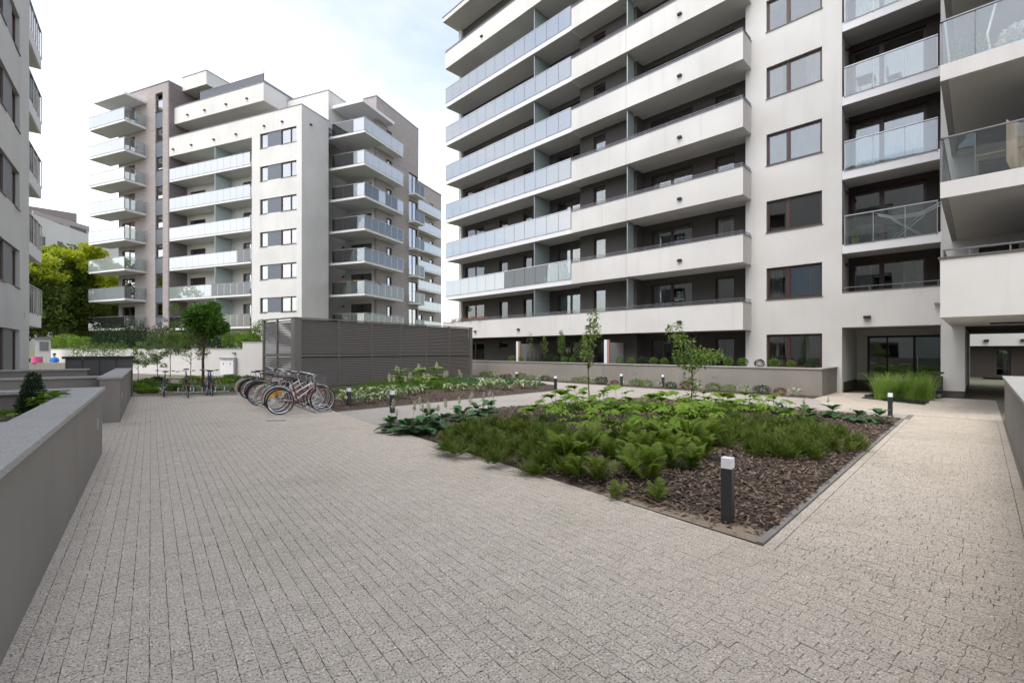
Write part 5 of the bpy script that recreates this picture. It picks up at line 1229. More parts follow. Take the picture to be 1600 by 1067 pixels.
# mounds between plaza and white wall
for i, (x, y, w_, h, mt) in enumerate([(228, 607, .55, .45, 'leaf_maple'), (214, 612, .4, .35, 'leaf_bright'), (246, 601, .5, .4, 'leaf_dark'), (300, 603, .5, .5, 'leaf_bright'), (342, 604, .6, .45, 'leaf_bright'), (362, 600, .5, .5, 'leaf_maple'), (388, 600, .6, .45, 'leaf_hedge'), (275, 610, .4, .25, 'leaf_hedge'), (330, 611, .5, .25, 'leaf_variegated'), (358, 610, .5, .25, 'leaf_variegated'), (232, 614, .4, .2, 'leaf_bright'), (300, 611, .4, .22, 'leaf_variegated'), (376, 606, .4, .3, 'leaf_bright')]):
    X, Y = px(x, y); o = link('low_shrub', np_mesh('foliage', *cloud(130 + i, [(0, 0, h * .45, w_, w_ * .8, h * .55)], 1000, .08, .6, .4, .5), mt), None, (X, Y, -.01))
    tag(o, 'low %s planted mound behind the plaza %s' % ('dark green' if mt == 'leaf_dark' else 'white-green' if mt == 'leaf_variegated' else 'bright green', 'left of the upright bicycles' if x < 250 else 'under the maple and birches' if x < 335 else 'between the maple and the bicycle row'), 'shrub', 'low planted mounds behind the plaza')
m_ = needles('lawn', [(*px(x, y), .9, .08) for x, y in [(300, 592), (250, 593), (340, 592), (220, 600)]], 120, lambda x, y: 0, 'leaf_hedge', 47, ls=.05, n_l=8)
# plants on the long planter
def onb(x, b_): t = (x - 800) / 725; return b_ * (1 - t) / (1 + t) * (703 / 711)
if True:
    BX = np_mesh('boxwood', *cloud(150, [(0, 0, .17, .17, .17, .17)], 700, .035, .6, .6), 'leaf_hedge'); BX2 = np_mesh('boxwood', *cloud(151, [(0, 0, .15, .18, .16, .16)], 700, .035, .6, .6), 'leaf_dark')
    for i, zx in enumerate([996, 1013, 1030, 1049, 1070, 1088, 1107, 1130, 1153, 1179, 1202, 1228, 1258, 792, 806, 845, 874, 886, 901, 960, 978, 862]):
        X, Y = W2(AR, 20.95, onb(zx, 20.95)); o = link('boxwood', BX if i % 3 else BX2, None, (X, Y, 1.0), (0, 0, i * 1.7), rnd.uniform(.95, 1.3)); wh = 'left of the slender sapling' if zx < 925 else 'between the two young trees' if zx < 1075 else 'below the ground-floor windows at the right'
        tag(o, 'small clipped boxwood ball on the planter wall %s' % wh, 'shrub', 'boxwood balls on the planter %s' % wh)
    for i, zx in enumerate([817, 823, 829, 835, 842, 848, 853, 869, 880, 893, 899, 855, 908]):
        X, Y = W2(AR, 21.2, onb(zx, 21.2)); o = link('thuja', conifer(160 + i % 2, .75, .13, 'leaf_dark', 350, .05), None, (X, Y, .92), (0, 0, i), (1, 1, rnd.uniform(.8, 1.15))); tag(o, 'tiny dark thuja cone in the row on the long planter', 'shrub', 'tiny thujas on the long planter')
    for i, (zx, h, n, mt) in enumerate([(820, 2.0, 70, 'leaf_pale'), (843, 1.75, 180, 'leaf_birch'), (869, 1.95, 520, 'leaf_maple'), (904, 1.75, 160, 'leaf_birch'), (893, 1.2, 80, 'leaf_hedge')]):
        X, Y = W2(AR, 21.3, onb(zx, 21.3)); tree('terrace_tree', ['nearly bare thin terrace tree at the left end of the tiny thujas', 'sparse thin terrace tree left of the leafy one', 'leafiest narrow terrace tree above the long planter', 'sparse thin terrace tree left of the slender sapling', 'shortest thin tree among the terrace trees'][i], X, Y, .92, h * .4, h, .012, [(0, 0, h * .45, .22, .2, h * .15), (0, 0, h * .7, .24, .2, h * .2), (0, 0, h * .92, .12, .12, h * .1)], n, .08, mt, depth=1, seed=170 + i, shell=.1)
# shrub and young plant inside the near garden walls
Xs, Ys = (52 - 800) / 725 * 6.35, 6.35
o = link('thuja', np_mesh('foliage', *cloud(180, [(0, 0, .12 + .09 * j, .2 - .024 * j, .2 - .024 * j, .08) for j in range(6)], 3600, .035, .5, .4, .6), 'leaf_dark'), None, (Xs, Ys, .75), (0, 0, 0), 1.0); tag(o, 'small dark conical thuja between the nearest garden walls', 'shrub')
clump('fig_plant', 'young plant with large bright leaves beside the small dark thuja', 'plant', (82 - 800) / 725 * 6.0, 6.0, .86, FIG, 11, .8)
clump('fig_plant', 'low bright leafy plant left of the small dark thuja', 'plant', (20 - 800) / 725 * 5.3, 5.3, .84, FIG, 6, .5)
X, Y = W2(AR, 15.0, -1.5); o = link('shrub', np_mesh('foliage', *cloud(190, [(0, 0, .25, .35, .35, .28)], 700, .08, .6, .3, .4), 'leaf_bright'), None, (X, Y, .98)); tag(o, 'bright leafy shrub behind the right-hand garden wall', 'shrub')
X, Y = px(168, 658); o = link('hedge_shrub', np_mesh('foliage', *cloud(195, [(0, 0, .12, .7, .5, .16)], 900, .06, .5, .3, .4), 'leaf_hedge'), None, (X - 1.9, Y + 1.6, 0)); tag(o, 'low green plant in the gap between the two garden walls', 'shrub')

# ================================================================== bollard lights
bl = [(1137, 811, 'nearest black bollard light, alone on the bark in the front corner'), (1391, 650, 'black bollard light at the far right corner of the mulch bed'), (613, 645, 'black bollard light behind the dark hostas at the left tip'), (545, 638, 'black bollard light beside the row of bicycles'), (868, 609, 'black bollard light at the corner of the two paths'), (807.5, 599, 'black bollard light near the right end of the louvred enclosure'), (971, 604, 'black bollard light by the planter wall behind the slender sapling'), (1036, 606, 'black bollard light hidden among plants left of the second young tree'), (1254, 617, 'black bollard light at the right end of the planter wall')]
pm = MB().box(-.05, .05, -.05, .05, -.02, .5); post = pm.mesh('post', 'bollard_paint'); hd_ = MB().box(-.049, .049, -.049, .049, .501, .6).mesh('light_head', 'opal'); bp_ = MB().box(-.07, .07, -.07, .07, -.005, .012).mesh('base_plate', 'galvanised')
for x, y, lab in bl:
    X, Y = px(x, y); z = bedz(X, Y) if in_poly(np.array([X]), np.array([Y]), BED)[0] else .0
    if z > .015: X, Y = px(x, y, z)
    o = link('bollard_light', None, None, (X, Y, z), (0, 0, AR + R(5))); tag(o, lab, 'bollard', 'bollard lights along the paths'); link('post', post, o); link('light_head', hd_, o); pass
# ================================================================== litter bin
X, Y = px(1463, 622); o = link('litter_bin', None, None, (X, Y, 0), (0, 0, AR)); tag(o, 'black litter bin with curved lid in front of the white pillar', 'bin')
link('body', MB().prism([(.18 * math.cos(R(a)), .18 * math.sin(R(a))) for a in range(0, 360, 20)], .25, .8).mesh('body', 'black_plastic'), o); link('post', MB().box(-.03, .03, .19, .24, 0, .95).mesh('post', 'black_plastic'), o)
m = MB()
for i in range(6): a0, a1 = -.24 + i * .08, -.16 + i * .08; f = lambda a: .9 + .05 * (1 - (a / .24) ** 2); m.quad((a0, -.2, f(a0)), (a1, -.2, f(a1)), (a1, .2, f(a1)), (a0, .2, f(a0))); m.quad((a0, -.2, f(a0) - .02), (a0, .2, f(a0) - .02), (a1, .2, f(a1) - .02), (a1, -.2, f(a1) - .02))
link('lid', m.mesh('lid', 'black_plastic'), o); link('bracket', MB().box(-.2, -.17, -.02, .02, .79, .92).box(.17, .2, -.02, .02, .79, .92).mesh('bracket', 'black_plastic'), o)
# drain
X, Y = px(431, 657); o = link('drain_grate', MB().box(-.22, .22, -.05, .05, -.03, .004).mesh('drain_grate', 'black_plastic'), None, (X, Y, 0), (0, 0, AL - R(36))); tag(o, 'narrow dark drain grate set in the paving before the bicycles', 'drain')
o = link('grate_bars', MB().box(-.2, .2, -.035, -.02, .0041, .007).box(-.2, .2, -.008, .008, .0041, .007).box(-.2, .2, .02, .035, .0041, .007).mesh('grate_bars', 'galvanised'), o)

# ================================================================== bicycles (x forward, rear axle over the origin)
def bicycle(label, X, Y, head, frame='paint_silver', tyre='tyre', fork='paint_silver', step=True, basket=False, rack=True, guard='paint_silver', seat_h=.92, straight=False, lean=2, accent=None, steer=0, skirt=None, group=None):
    o = link('bicycle', None, None, (X, Y, 0), (R(lean), 0, head)); tag(o, label, 'bicycle', group); r_ = .335; wb = 1.08; zc = r_ + .012
    def part(n, m, mt, par=o, loc=(0, 0, 0), rot=(0, 0, 0)): return link(n, m.mesh(n, mt), par, loc, rot)
    for i, x in enumerate((0, wb)):
        w_ = part('wheel', MB().torus((0, 0, 0), r_ - .03, .011, 36, 5, flat=1.1), 'chrome', o, (x, 0, zc), (0, 0, R(steer) * i)); part('tyre', MB().torus((0, 0, 0), r_ - .006, .018, 36, 6), tyre, w_)
        s = MB(); s.tube((0, -.035, 0), (0, .035, 0), .02, .02, 8)
        for k in range(18): a = 2 * math.pi * k / 18; b = a + (.35 if k % 2 else -.35); sy = .03 if k % 4 < 2 else -.03; s.tube((.02 * math.cos(b), sy, .02 * math.sin(b)), ((r_ - .035) * math.cos(a), 0, (r_ - .035) * math.sin(a)), .0016, .0016, 3, False)
        part('spokes', s, 'chrome', w_)
        rf = MB().box(-.03, .03, -.006, .006, .17, .2); part('reflector', rf, 'reflector_orange', w_)
    bb = (.44, 0, .29); st = (.3, 0, seat_h - .12); hd = (.9, 0, .66); hb = (.86, 0, .82); tt = (.86, 0, .82) if not step else (.87, 0, .78)
    f = MB(); f.tube(bb, st, .016); f.tube(bb, hd, .02 if step else .018); f.tube(hd, hb, .019); f.tube((.32, 0, .68) if not step else (.38, 0, .48), tt, .015)
    for sy in (-.05, .05): f.tube((0, sy, zc), (.43, sy * .6, .29), .009); f.tube((0, sy, zc), (.33, sy * .3, .68), .008)
    part('frame', f, frame)
    f = MB(); f.tube((.9, 0, .7), (.93, 0, .6), .022)
    for sy in (-.045, .045): f.path([(.93, sy, .64), (.99, sy, .52), (wb, sy, zc)], .011)
    f.tube((.93, -.05, .64), (.93, .05, .64), .016); part('fork', f, fork)
    f = MB(); hz = .98 if not straight else .94; f.tube((.86, 0, .8), (.82, 0, hz), .014); f.tube((.82, 0, hz), (.87, 0, hz + .01), .014)
    if straight: f.path([(.84, -.3, hz), (.88, 0, hz + .01), (.84, .3, hz)], .011)
    else: f.path([(.62, -.27, hz + .06), (.74, -.27, hz + .08), (.88, -.12, hz + .05), (.88, .12, hz + .05), (.74, .27, hz + .08), (.62, .27, hz + .06)], .011)
    hbr = part('handlebar', f, 'steel'); f = MB()
    for s_ in (-1, 1):
        if straight: f.tube((.84, s_ * .3, hz), (.855, s_ * .19, hz), .016)
        else: f.tube((.6, s_ * .27, hz + .057), (.71, s_ * .27, hz + .075), .017)
    part('grip', f, 'black_plastic', hbr)
    f = MB(); f.tube((.3, 0, seat_h - .14), (.275, 0, seat_h - .02), .013); part('seat_post', f, 'steel')
    f = MB(); pr = [(.14, .085), (.2, .1), (.27, .075), (.34, .03), (.41, .018)]
    for (xa, wa), (xb, wb_) in zip(pr[:-1], pr[1:]):
        k = len(f.v)
        for x_, w__ in ((xa, wa), (xb, wb_)): f.v += [(x_, -w__, seat_h - .01), (x_, -w__ * .7, seat_h + .03), (x_, w__ * .7, seat_h + .03), (x_, w__, seat_h - .01)]
        f.f += [(k, k + 4, k + 5, k + 1), (k + 1, k + 5, k + 6, k + 2), (k + 2, k + 6, k + 7, k + 3), (k, k + 3, k + 7, k + 4)]
    f.f += [(0, 1, 2, 3)]; f.f += [tuple(len(f.v) - 4 + i for i in (3, 2, 1, 0))]; part('saddle', f, 'saddle_black')
    f = MB(); f.torus((.44, -.055, .29), .085, .006, 24, 4); f.tube((.44, -.06, .29), (.44, .06, .29), .02); f.path([(.44, -.07, .29), (.56, -.08, .2)], .009); f.path([(.44, .07, .29), (.32, .08, .38)], .009)
    cs = part('crankset', f, 'black_plastic'); f = MB().box(.52, .61, -.16, -.08, .19, .215).box(.27, .36, .08, .16, .37, .395); part('pedal', f, 'black_plastic', cs)
    f = MB(); f.tube((0, -.055, zc + .04), (.44, -.055, .375), .004, .004, 4); f.tube((0, -.055, zc - .04), (.44, -.055, .205), .004, .004, 4); f.torus((0, -.055, zc), .04, .008, 16, 4); part('chain', f, 'rail_dark')
    if guard:
        f = MB(); f.torus((0, 0, zc), r_ + .03, .022, 18, 5, 35, 190, 1.2); part('mudguard', f, guard); f = MB(); f.torus((wb, 0, zc), r_ + .03, .02, 12, 5, 40, 150, 1.2); part('mudguard', f, guard)
        part('rear_light', MB().box(-.385, -.36, -.025, .025, zc + .1, zc + .15), 'reflector_red')
    if rack:
        f = MB()
        for sy in (-.06, 0, .06): f.tube((-.22, sy, .76), (.24, sy, .76), .006)
        f.tube((-.22, -.06, .76), (-.22, .06, .76), .006); f.tube((.1, -.06, .76), (.1, .06, .76), .006)
        for sy in (-.07, .07): f.tube((-.1, sy, .76), (0, sy, zc), .006)
        part('rack', f, 'black_plastic')
    if basket:
        f = MB()
        for k in range(9): f.tube((.98 + .03 * k, -.16, .72), (.98 + .034 * k, -.17, .95), .003, .003, 4); f.tube((.98 + .03 * k, .16, .72), (.98 + .034 * k, .17, .95), .003, .003, 4)
        for k in range(9): f.tube((.98, -.16 + .04 * k, .72), (.98, -.17 + .0425 * k, .95), .003, .003, 4); f.tube((1.22, -.16 + .04 * k, .72), (1.25, -.17 + .0425 * k, .95), .003, .003, 4)
        for z in (.72, .8, .87, .95): f.path([(.98, -.165, z), (1.24, -.165, z), (1.24, .165, z), (.98, .165, z), (.98, -.165, z)], .004, 4)
        f.box(.98, 1.22, -.16, .16, .715, .722); part('basket', f, 'rail_dark')
    if skirt: part('skirt_guard', MB().torus((0, .045, zc), r_ - .12, .1, 14, 4, 60, 170, .05), skirt)
    f = MB(); f.tube((.38, .05, .26), (.28, .2, .0), .008); part('kickstand', f, 'steel')
    return o
hx, hy = .80, .60; hdg = math.atan2(hy, hx)
bx0, by0 = -6.16, 12.33
specs = [('paint_silver', dict(frame='paint_red', fork='paint_silver', basket=False, rack=False, guard=None, lean=3)),
         ('b', dict(frame='paint_white', fork='paint_silver', guard='paint_silver', skirt='paint_yellow', basket=True)),
         ('c', dict(frame='paint_black', fork='paint_white', guard='paint_silver')),
         ('d', dict(frame='paint_white', tyre='rubber_pale', guard='rubber_pale', fork='paint_white', basket=True)),
         ('e', dict(frame='paint_black', guard=None, rack=False, step=False, straight=True, lean=-2)),
         ('f', dict(frame='paint_silver', guard='paint_black', straight=True, step=False)),
         ('g', dict(frame='paint_yellow', guard='paint_silver', rack=True)),
         ('h', dict(frame='paint_black', guard='paint_black', straight=True, step=False, seat_h=.98)),
         ('i', dict(frame='paint_silver', tyre='rubber_pale', guard='paint_silver'))]
bl_ = ['nearest bicycle of the row, dark red step-through with silver fork', 'second bicycle of the row, white with orange-yellow rear skirt guard and wire basket', 'third bicycle of the row, black frame with silver mudguards', 'fourth bicycle of the row, white with pale tyres and basket', 'fifth bicycle of the row, plain black without mudguards', 'sixth bicycle of the row, silver frame with black mudguards', 'seventh bicycle of the row, yellow with silver mudguards', 'eighth bicycle of the row, black with high saddle', 'farthest bicycle of the row, silver with pale tyres']
offs = [0, .62, 1.2, 1.85, 2.6, 3.3, 4.1, 4.95, 5.7]
for i, (n, k) in enumerate(specs):
    s = offs[i]; j = rnd.uniform(-.12, .12) if i else 0
    bicycle(bl_[i], bx0 - .62 * s + hx * j, by0 + .785 * s + hy * j, hdg + (R(rnd.uniform(-4, 4)) if i else 0), group='bicycles parked in the row before the louvres', **k)
# rack for the row
o = link('bicycle_rack', None, None, (bx0 + .75, by0 + .4, 0)); tag(o, 'low galvanised rack with wheel hoops under the row of bicycles', 'bicycle rack')
ra, rb = Vector((bx0 + .80, by0 + .30, .03)), Vector((bx0 + .80 - .62 * 6.2, by0 + .30 + .785 * 6.2, .03)); org = o.location.copy(); f = MB(); dv = Vector((hx, hy, 0)) * .42
f.tube(ra - org, rb - org, .018); f.tube(ra + dv - org, rb + dv - org, .018); f.tube(ra - org, ra + dv - org, .015); f.tube(rb - org, rb + dv - org, .015); link('rail', f.mesh('rail', 'galvanised'), o)
for s in offs:
    for sg in (-.045, .045):
        f = MB(); f.torus((0, 0, 0), .2, .009, 14, 5, 0, 180); link('wheel_hoop', f.mesh('wheel_hoop', 'galvanised'), o, (Vector((bx0 + .80 - .62 * s + sg * -.6, by0 + .30 + .785 * s + sg * .8, .03)) + dv * .5 - org), (0, 0, hdg))
# bicycles seen from behind at the far side of the plaza
bk = [(253, 621, 'leftmost of the dark bicycles standing end-on at the far side of the plaza', dict(frame='paint_black', guard=None, rack=False, straight=True, step=False, lean=3)), (291, 622, 'middle end-on bicycle with raised saddle at the far side of the plaza', dict(frame='paint_black', guard='paint_black', seat_h=1.02, straight=True, step=False, lean=-3)), (321, 618, 'dark end-on bicycle leaning close to the maple trunk', dict(frame='paint_blue', guard=None, straight=True, step=False, rack=False, lean=4)), (329, 619, 'rightmost of the dark end-on bicycles with red rear light', dict(frame='paint_black', guard='paint_black', step=False, straight=True, lean=-2))]
for x, y, lab, k in bk:
    X, Y = px(x, y); an = math.atan2(Y, X) + R(rnd.uniform(-3, 3)); bicycle(lab, X, Y + .1, an, group='bicycles standing end-on at the far side', **k)
a, b = px(245, 618), px(336, 616); o = link('bicycle_rack', None, None, (a[0], a[1] + .9, 0)); tag(o, 'low rack with pale hoops at the far side of the plaza', 'bicycle rack'); f = MB(); f.tube((0, 0, .03), (b[0] - a[0], b[1] - a[1], .03), .02); link('rail', f.mesh('rail', 'galvanised'), o)
for x in (252, 272, 277, 291, 308, 313, 328): t = (x - 245) / 91; f = MB(); f.torus((0, 0, 0), .19, .012, 14, 5, 0, 180); link('wheel_hoop', f.mesh('wheel_hoop', 'cabinet_white'), o, (t * (b[0] - a[0]), t * (b[1] - a[1]), .03), (0, 0, R(120)))

# ================================================================== person by the white wall
def person(label, X, Y, z, rot, shirt='cloth_blue'):
    o = link('person', None, None, (X, Y, z), (0, 0, rot)); tag(o, label, 'person')
    P_ = [(0, 0, .95), (0, 0, 1.15), (0, 0, 1.38), (0, .0, 1.5), (0, -.01, 1.58), (0, -.01, 1.68), (.1, 0, .9), (.12, .0, .5), (.13, .02, .08), (.13, -.12, .04), (-.1, 0, .9), (-.12, 0, .5), (-.13, .02, .08), (-.13, -.12, .04), (.19, 0, 1.4), (.27, .02, 1.14), (.25, -.12, .94), (.25, -.16, .88), (-.19, 0, 1.4), (-.27, .02, 1.14), (-.25, -.12, .94), (-.25, -.16, .88)]
    E = [(0, 1), (1, 2), (2, 3), (3, 4), (4, 5), (0, 6), (6, 7), (7, 8), (8, 9), (0, 10), (10, 11), (11, 12), (12, 13), (2, 14), (14, 15), (15, 16), (16, 17), (2, 18), (18, 19), (19, 20), (20, 21)]
    rad = [.14, .12, .14, .055, .075, .085, .085, .06, .045, .035, .085, .06, .045, .035, .055, .042, .03, .03, .055, .042, .03, .03]
    me = bpy.data.meshes.new('body'); me.from_pydata(P_, E, []); me.materials.append(MATS['skin']); b = link('body', me, o); sm = b.modifiers.new('s', 'SKIN'); me.skin_vertices or None
    for i, v in enumerate(me.skin_vertices[0].data if me.skin_vertices else []): v.radius = (rad[i], rad[i] * .8); v.use_root = (i == 0)
    ss = b.modifiers.new('u', 'SUBSURF'); ss.levels = ss.render_levels = 2
    def shell(n, mt, rings, k=12):
        m = MB()
        for (z0, rx, ry, cx), (z1, rx1, ry1, cx1) in zip(rings[:-1], rings[1:]):
            for i in range(k): a0, a1 = 2 * math.pi * i / k, 2 * math.pi * (i + 1) / k; m.quad((cx + rx * math.cos(a0), ry * math.sin(a0), z0), (cx + rx * math.cos(a1), ry * math.sin(a1), z0), (cx1 + rx1 * math.cos(a1), ry1 * math.sin(a1), z1), (cx1 + rx1 * math.cos(a0), ry1 * math.sin(a0), z1))
        link(n, smooth(m.mesh(n, mt)), o)
    shell('shirt', shirt, [(.88, .19, .14, 0), (1.1, .175, .13, 0), (1.35, .22, .14, 0), (1.46, .19, .11, 0), (1.5, .07, .07, 0)])
    for s in (-1, 1): m = MB(); m.tube((s * .19, 0, 1.42), (s * .275, .02, 1.2), .075, .065, 10); link('sleeve', m.mesh('sleeve', shirt), o)
    m = MB(); m.tube((.1, 0, .95), (.13, .02, .1), .11, .07, 10); m.tube((-.1, 0, .95), (-.13, .02, .1), .11, .07, 10); link('trousers', m.mesh('trousers', 'paint_black'), o)
    shell('hair', 'hair_dark', [(1.66, .088, .095, 0), (1.72, .09, .097, 0), (1.77, .06, .065, 0), (1.79, .01, .01, 0)])
person('person in a bright blue shirt standing before the white retaining wall', (85 - 800) / 725 * 33, 33, -.25, 0)
o = link('play_ball', MB().prism([(.28 * math.cos(R(a)), .28 * math.sin(R(a))) for a in range(0, 360, 30)], 0, .4).mesh('play_ball', 'cloth_pink'), None, ((58 - 800) / 725 * 31, 31, .9)); tag(o, 'small pink tub standing on the ledge left of the person', 'tub')
o = link('ledge', MB().box(-2.5, 1.6, -.2, .4, -.3, .9).mesh('ledge', 'planter_render'), None, ((70 - 800) / 725 * 31, 31, 0)); tag(o, 'low grey ledge at the foot of the left building', 'ledge')
o = link('garden_shed', None, None, ((66 - 800) / 725 * 36, 36, 0), (0, 0, R(44))); tag(o, 'small white utility hut with grey grille left of the retaining wall', 'hut'); link('wall', MB().box(-.4, .45, 0, 1.5, 0, 2.6).mesh('wall', 'wall_white_garden'), o); link('roof', MB().box(-.5, .55, -.1, 1.6, 2.601, 2.75).mesh('roof', 'rail_dark'), o); link('grille', MB().box(-.15, .35, -.03, -.001, 1.7, 2.4).mesh('grille', 'rail_dark'), o)

# ================================================================== things on the balconies
def frame_at(ang, x, y, z): X, Y = W2(ang, x, y); return (X, Y, z)
def potted(label, loc, h=.6, w_=.3, mat='leaf_maple', pot='charcoal_box', flower=None):
    o = link('potted_plant', None, None, loc); tag(o, label, 'potted plant'); link('pot', MB().tube((0, 0, 0), (0, 0, .28), .11, .15, 12).mesh('pot', pot), o)
    link('foliage', np_mesh('foliage', *cloud(int(loc[0] * 10) % 97 + 3, [(0, 0, .28 + h * .4, w_, w_, h * .45)], 260, .11, .45, .1, .6), mat), o)
    if flower: link('flowers', np_mesh('flowers', *cloud(5, [(0, 0, .28 + h * .5, w_, w_, h * .45)], 120, .05, .9, .7, .2), flower), o)
potted('spiky palm in a pot on the wing balcony at the top right', frame_at(AR, 17.2, .25, sk(2) + .38), .7, .4, 'leaf_hedge')
potted('yellow-green plant on the lower recessed balcony beside the wing', frame_at(AR, 23.3, 3.6, sk(1) + .36), .4, .2, 'leaf_pale', 'lime_board')
potted('small dark potted plant on the second glass balcony from below', frame_at(AR, 22.4, 23.3, sk(1) + .34), .6, .3, 'leaf_dark')
for i, y in enumerate((21.9, 20.7, 19.6)): o = link('flower_tub', MB().tube((0, 0, 0), (0, 0, .7), .13, .24, 12).mesh('flower_tub', 'charcoal_box'), None, frame_at(AR, 22.3, y, sk(1) + .34)); tag(o, '%s tall tapered tub on the lowest glass balcony' % ('leftmost', 'middle', 'rightmost')[i], 'tub', 'tapered tubs on the glass balcony')
for i, y in enumerate((28.6, 27.4, 26.4, 25.4)): o = link('flower_box', None, None, frame_at(AR, 22.12, y, S0 + 1.12)); tag(o, '%s of the red geranium boxes on the lowest long parapet' % ORD[i], 'flower box', 'geranium boxes on the lowest parapet'); link('foliage', np_mesh('foliage', *cloud(200 + i, [(0, 0, .2, .35, .35, .2)], 300, .06, .6, .2), 'leaf_hedge'), o); link('flowers', np_mesh('flowers', *cloud(210 + i, [(0, 0, .25, .38, .38, .2)], 160, .06, .9, .7), 'flower_red'), o)
# laundry rack, tables, chairs
def laundry(label, loc, rot):
    o = link('laundry_rack', None, None, loc, (0, 0, rot)); tag(o, label, 'laundry rack'); f = MB()
    for s in (-.25, .25): f.tube((-.5, s, .0), (.5, s, .9), .012); f.tube((.5, s, 0), (-.5, s, .9), .012); f.tube((-.95, s, 1.15), (-.4, s, .9), .01); f.tube((.95, s, 1.15), (.4, s, .9), .01); f.tube((-.4, s, .9), (.4, s, .9), .01)
    link('frame', f.mesh('frame', 'cabinet_white'), o); f = MB()
    for k in range(6): y = -.22 + .088 * k; f.tube((-.9, y, 1.12), (-.4, y, .9), .004, .004, 4); f.tube((-.4, y, .9), (.4, y, .9), .004, .004, 4); f.tube((.4, y, .9), (.9, y, 1.12), .004, .004, 4)
    link('bars', f.mesh('bars', 'cabinet_white'), o)
laundry('white folding laundry rack on the second recessed balcony', frame_at(AR, 23.5, 2.0, sk(1) + .36), AR + R(90))
o = link('hanging_chair', None, None, frame_at(AR, 17.6, -.55, sk(2) + .38)); tag(o, 'cream hanging chair frame with cushion on the top right wing balcony', 'hanging chair'); f = MB(); f.path([(0, 0, .05), (-.5, 0, .12), (-.62, 0, .8), (-.4, 0, 1.6), (0, 0, 1.95), (.2, 0, 1.9)], .025, 8); link('stand', f.mesh('stand', 'cloth_white'), o); link('cushion', np_mesh('cushion', *cloud(7, [(.15, 0, .7, .3, .3, .25)], 500, .14, .9, .8), 'cloth_white'), o)
# draped blanket with shaped folds
m = MB(); nx_, nz_ = 26, 14
for i in range(nx_ + 1):
    for j in range(nz_ + 1): u, v = i / nx_, j / nz_; m.v.append((.12 * math.sin(u * 11 + v * 2) * (1 - v * .3) + .06 * math.sin(u * 23), -1.0 + .75 * u, 1.35 - v * (1.2 - .3 * math.sin(u * 7)) - .25 * (1 - u)))
for i in range(nx_):
    for j in range(nz_): a = i * (nz_ + 1) + j; m.f.append((a, a + 1, a + nz_ + 2, a + nz_ + 1))
o = link('blanket', smooth(m.mesh('blanket', 'cloth_beige')), None, frame_at(AR, 17.2, -.2, sk(1) + .5), (0, 0, AR)); tag(o, 'beige blanket draped over furniture on the lower wing balcony', 'blanket')
o = link('drying_frame', MB().tube((0, -.9, .5), (0, -.9, 1.3), .02).tube((0, .3, .5), (0, .3, 1.3), .02).tube((0, -.9, 1.25), (0, .3, 1.25), .02).mesh('drying_frame', 'wood'), None, frame_at(AR, 17.2, -.2, sk(1) - .12), (0, 0, AR)); tag(o, 'wooden drying frame under the beige blanket', 'frame')
def chair(label, loc, rot, mt='rail_dark', group=None):
    o = link('chair', None, None, loc, (0, 0, rot)); tag(o, label, 'chair', group); link('seat', MB().box(-.22, .22, -.22, .22, .42, .46).mesh('seat', mt), o); link('backrest', MB().box(-.22, .22, .2, .24, .47, .9).mesh('backrest', mt), o)
    for x in (-.2, .2):
        for y in (-.2, .2): link('leg', MB().tube((x, y, 0), (x, y, .42), .015).mesh('leg', 'steel'), o)
def table(label, loc, rot, mt='wood'):
    o = link('table', None, None, loc, (0, 0, rot)); tag(o, label, 'table'); link('tabletop', MB().box(-.4, .4, -.3, .3, .68, .72).mesh('tabletop', mt), o)
    for x in (-.35, .35):
        for y in (-.25, .25): link('leg', MB().tube((x, y, 0), (x, y, .68), .018).mesh('leg', 'steel'), o)
table('dark wicker table on the upper recessed balcony', frame_at(AR, 23.6, 3.3, sk(3) + .36), AR, 'brown_render')
chair('dark chair on the upper recessed balcony', frame_at(AR, 23.6, 2.4, sk(3) + .36), AR)
chair('dark balcony chair at the right end of the lowest glass balcony', frame_at(AR, 22.6, 17.9, sk(1) + .34), AR)
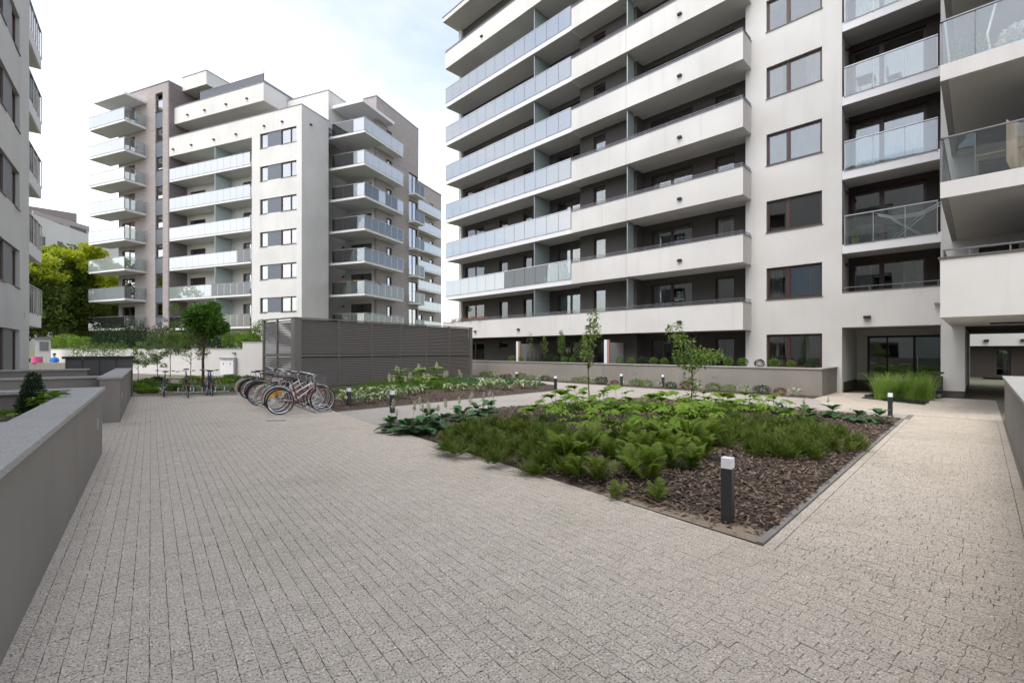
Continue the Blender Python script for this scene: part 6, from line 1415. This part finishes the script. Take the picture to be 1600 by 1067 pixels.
# middle building balcony contents
for i, (k, n_, m_, lab, mt) in enumerate([(5, 35.3, 31.0, 'leafy potted shrub on the second balcony from the top of the middle building corner', 'leaf_dark'), (2, 35.4, 30.9, 'palm in a pot on the third lowest corner balcony of the middle building', 'leaf_hedge'), (4, 29.9, 55.5, 'green potted plants on a left corner balcony of the middle building', 'leaf_maple'), (3, 36.5, 28.9, 'dark potted plant behind clear glass on the middle building corner', 'leaf_dark')]): potted(lab, frame_at(AM, n_, m_, MS[k] + .24 if k < 7 else 22), 1.0, .5, mt)
o = link('play_house', MB().box(-.5, .5, -.4, .4, 0, 1.0).prism([(-.5, -.4), (.5, -.4), (.5, .4), (-.5, .4)], 1.001, 1.1).mesh('play_house', 'lime_board'), None, frame_at(AM, 35.6, 31.6, MS[4] + .24), (0, 0, AM)); tag(o, 'lime green cabinet on a corner balcony of the middle building', 'cabinet')
for i, (n_, m_) in enumerate([(35.0, 31.4), (35.0, 29.4), (36.8, 28.5)]):
    o = link('flower_box', None, None, frame_at(AM, n_, m_, MS[1] + 1.1)); tag(o, '%s red flower box on the second lowest corner balcony' % ('leftmost', 'middle', 'rightmost')[i], 'flower box', 'red flower boxes on the middle building'); link('foliage', np_mesh('foliage', *cloud(220 + i, [(0, 0, .2, .5, .5, .2)], 260, .1, .6, .2), 'leaf_hedge'), o); link('flowers', np_mesh('flowers', *cloud(230 + i, [(0, 0, .28, .4, .4, .15)], 80, .09, .9, .7), 'flower_red'), o)
table('round-legged table on the third lowest corner balcony', frame_at(AM, 36.2, 29.2, MS[2] + .24), AM); chair('chair on the third lowest corner balcony', frame_at(AM, 38.6, 28.7, MS[2] + .24), AM)
chair('left chair on the lowest corner balcony of the middle building', frame_at(AM, 35.4, 30.8, MS[0] + .24), AM, 'cloth_white'); chair('right chair on the lowest corner balcony of the middle building', frame_at(AM, 36.5, 28.9, MS[0] + .24), AM + 1)
table('table on the second lowest centre balcony of the middle building', frame_at(AM, 32.0, 41.0, MS[1] + .22), AM, 'wood_red'); chair('pink chair on the second lowest centre balcony', frame_at(AM, 32.0, 39.6, MS[1] + .22), AM, 'cloth_pink')
o = link('air_conditioner', None, None, frame_at(AM, 41.3, 29.1, MS[4] + 1.0), (0, 0, AM)); tag(o, 'white air conditioner box hanging on the brick wall above a balcony', 'air conditioner'); link('case', MB().box(-.4, .4, -.15, .15, 0, .6).mesh('case', 'cabinet_white'), o); link('fan_grille', MB().torus((0.1, -.16, .3), .2, .02, 20, 5).mesh('fan_grille', 'rail_dark'), o)
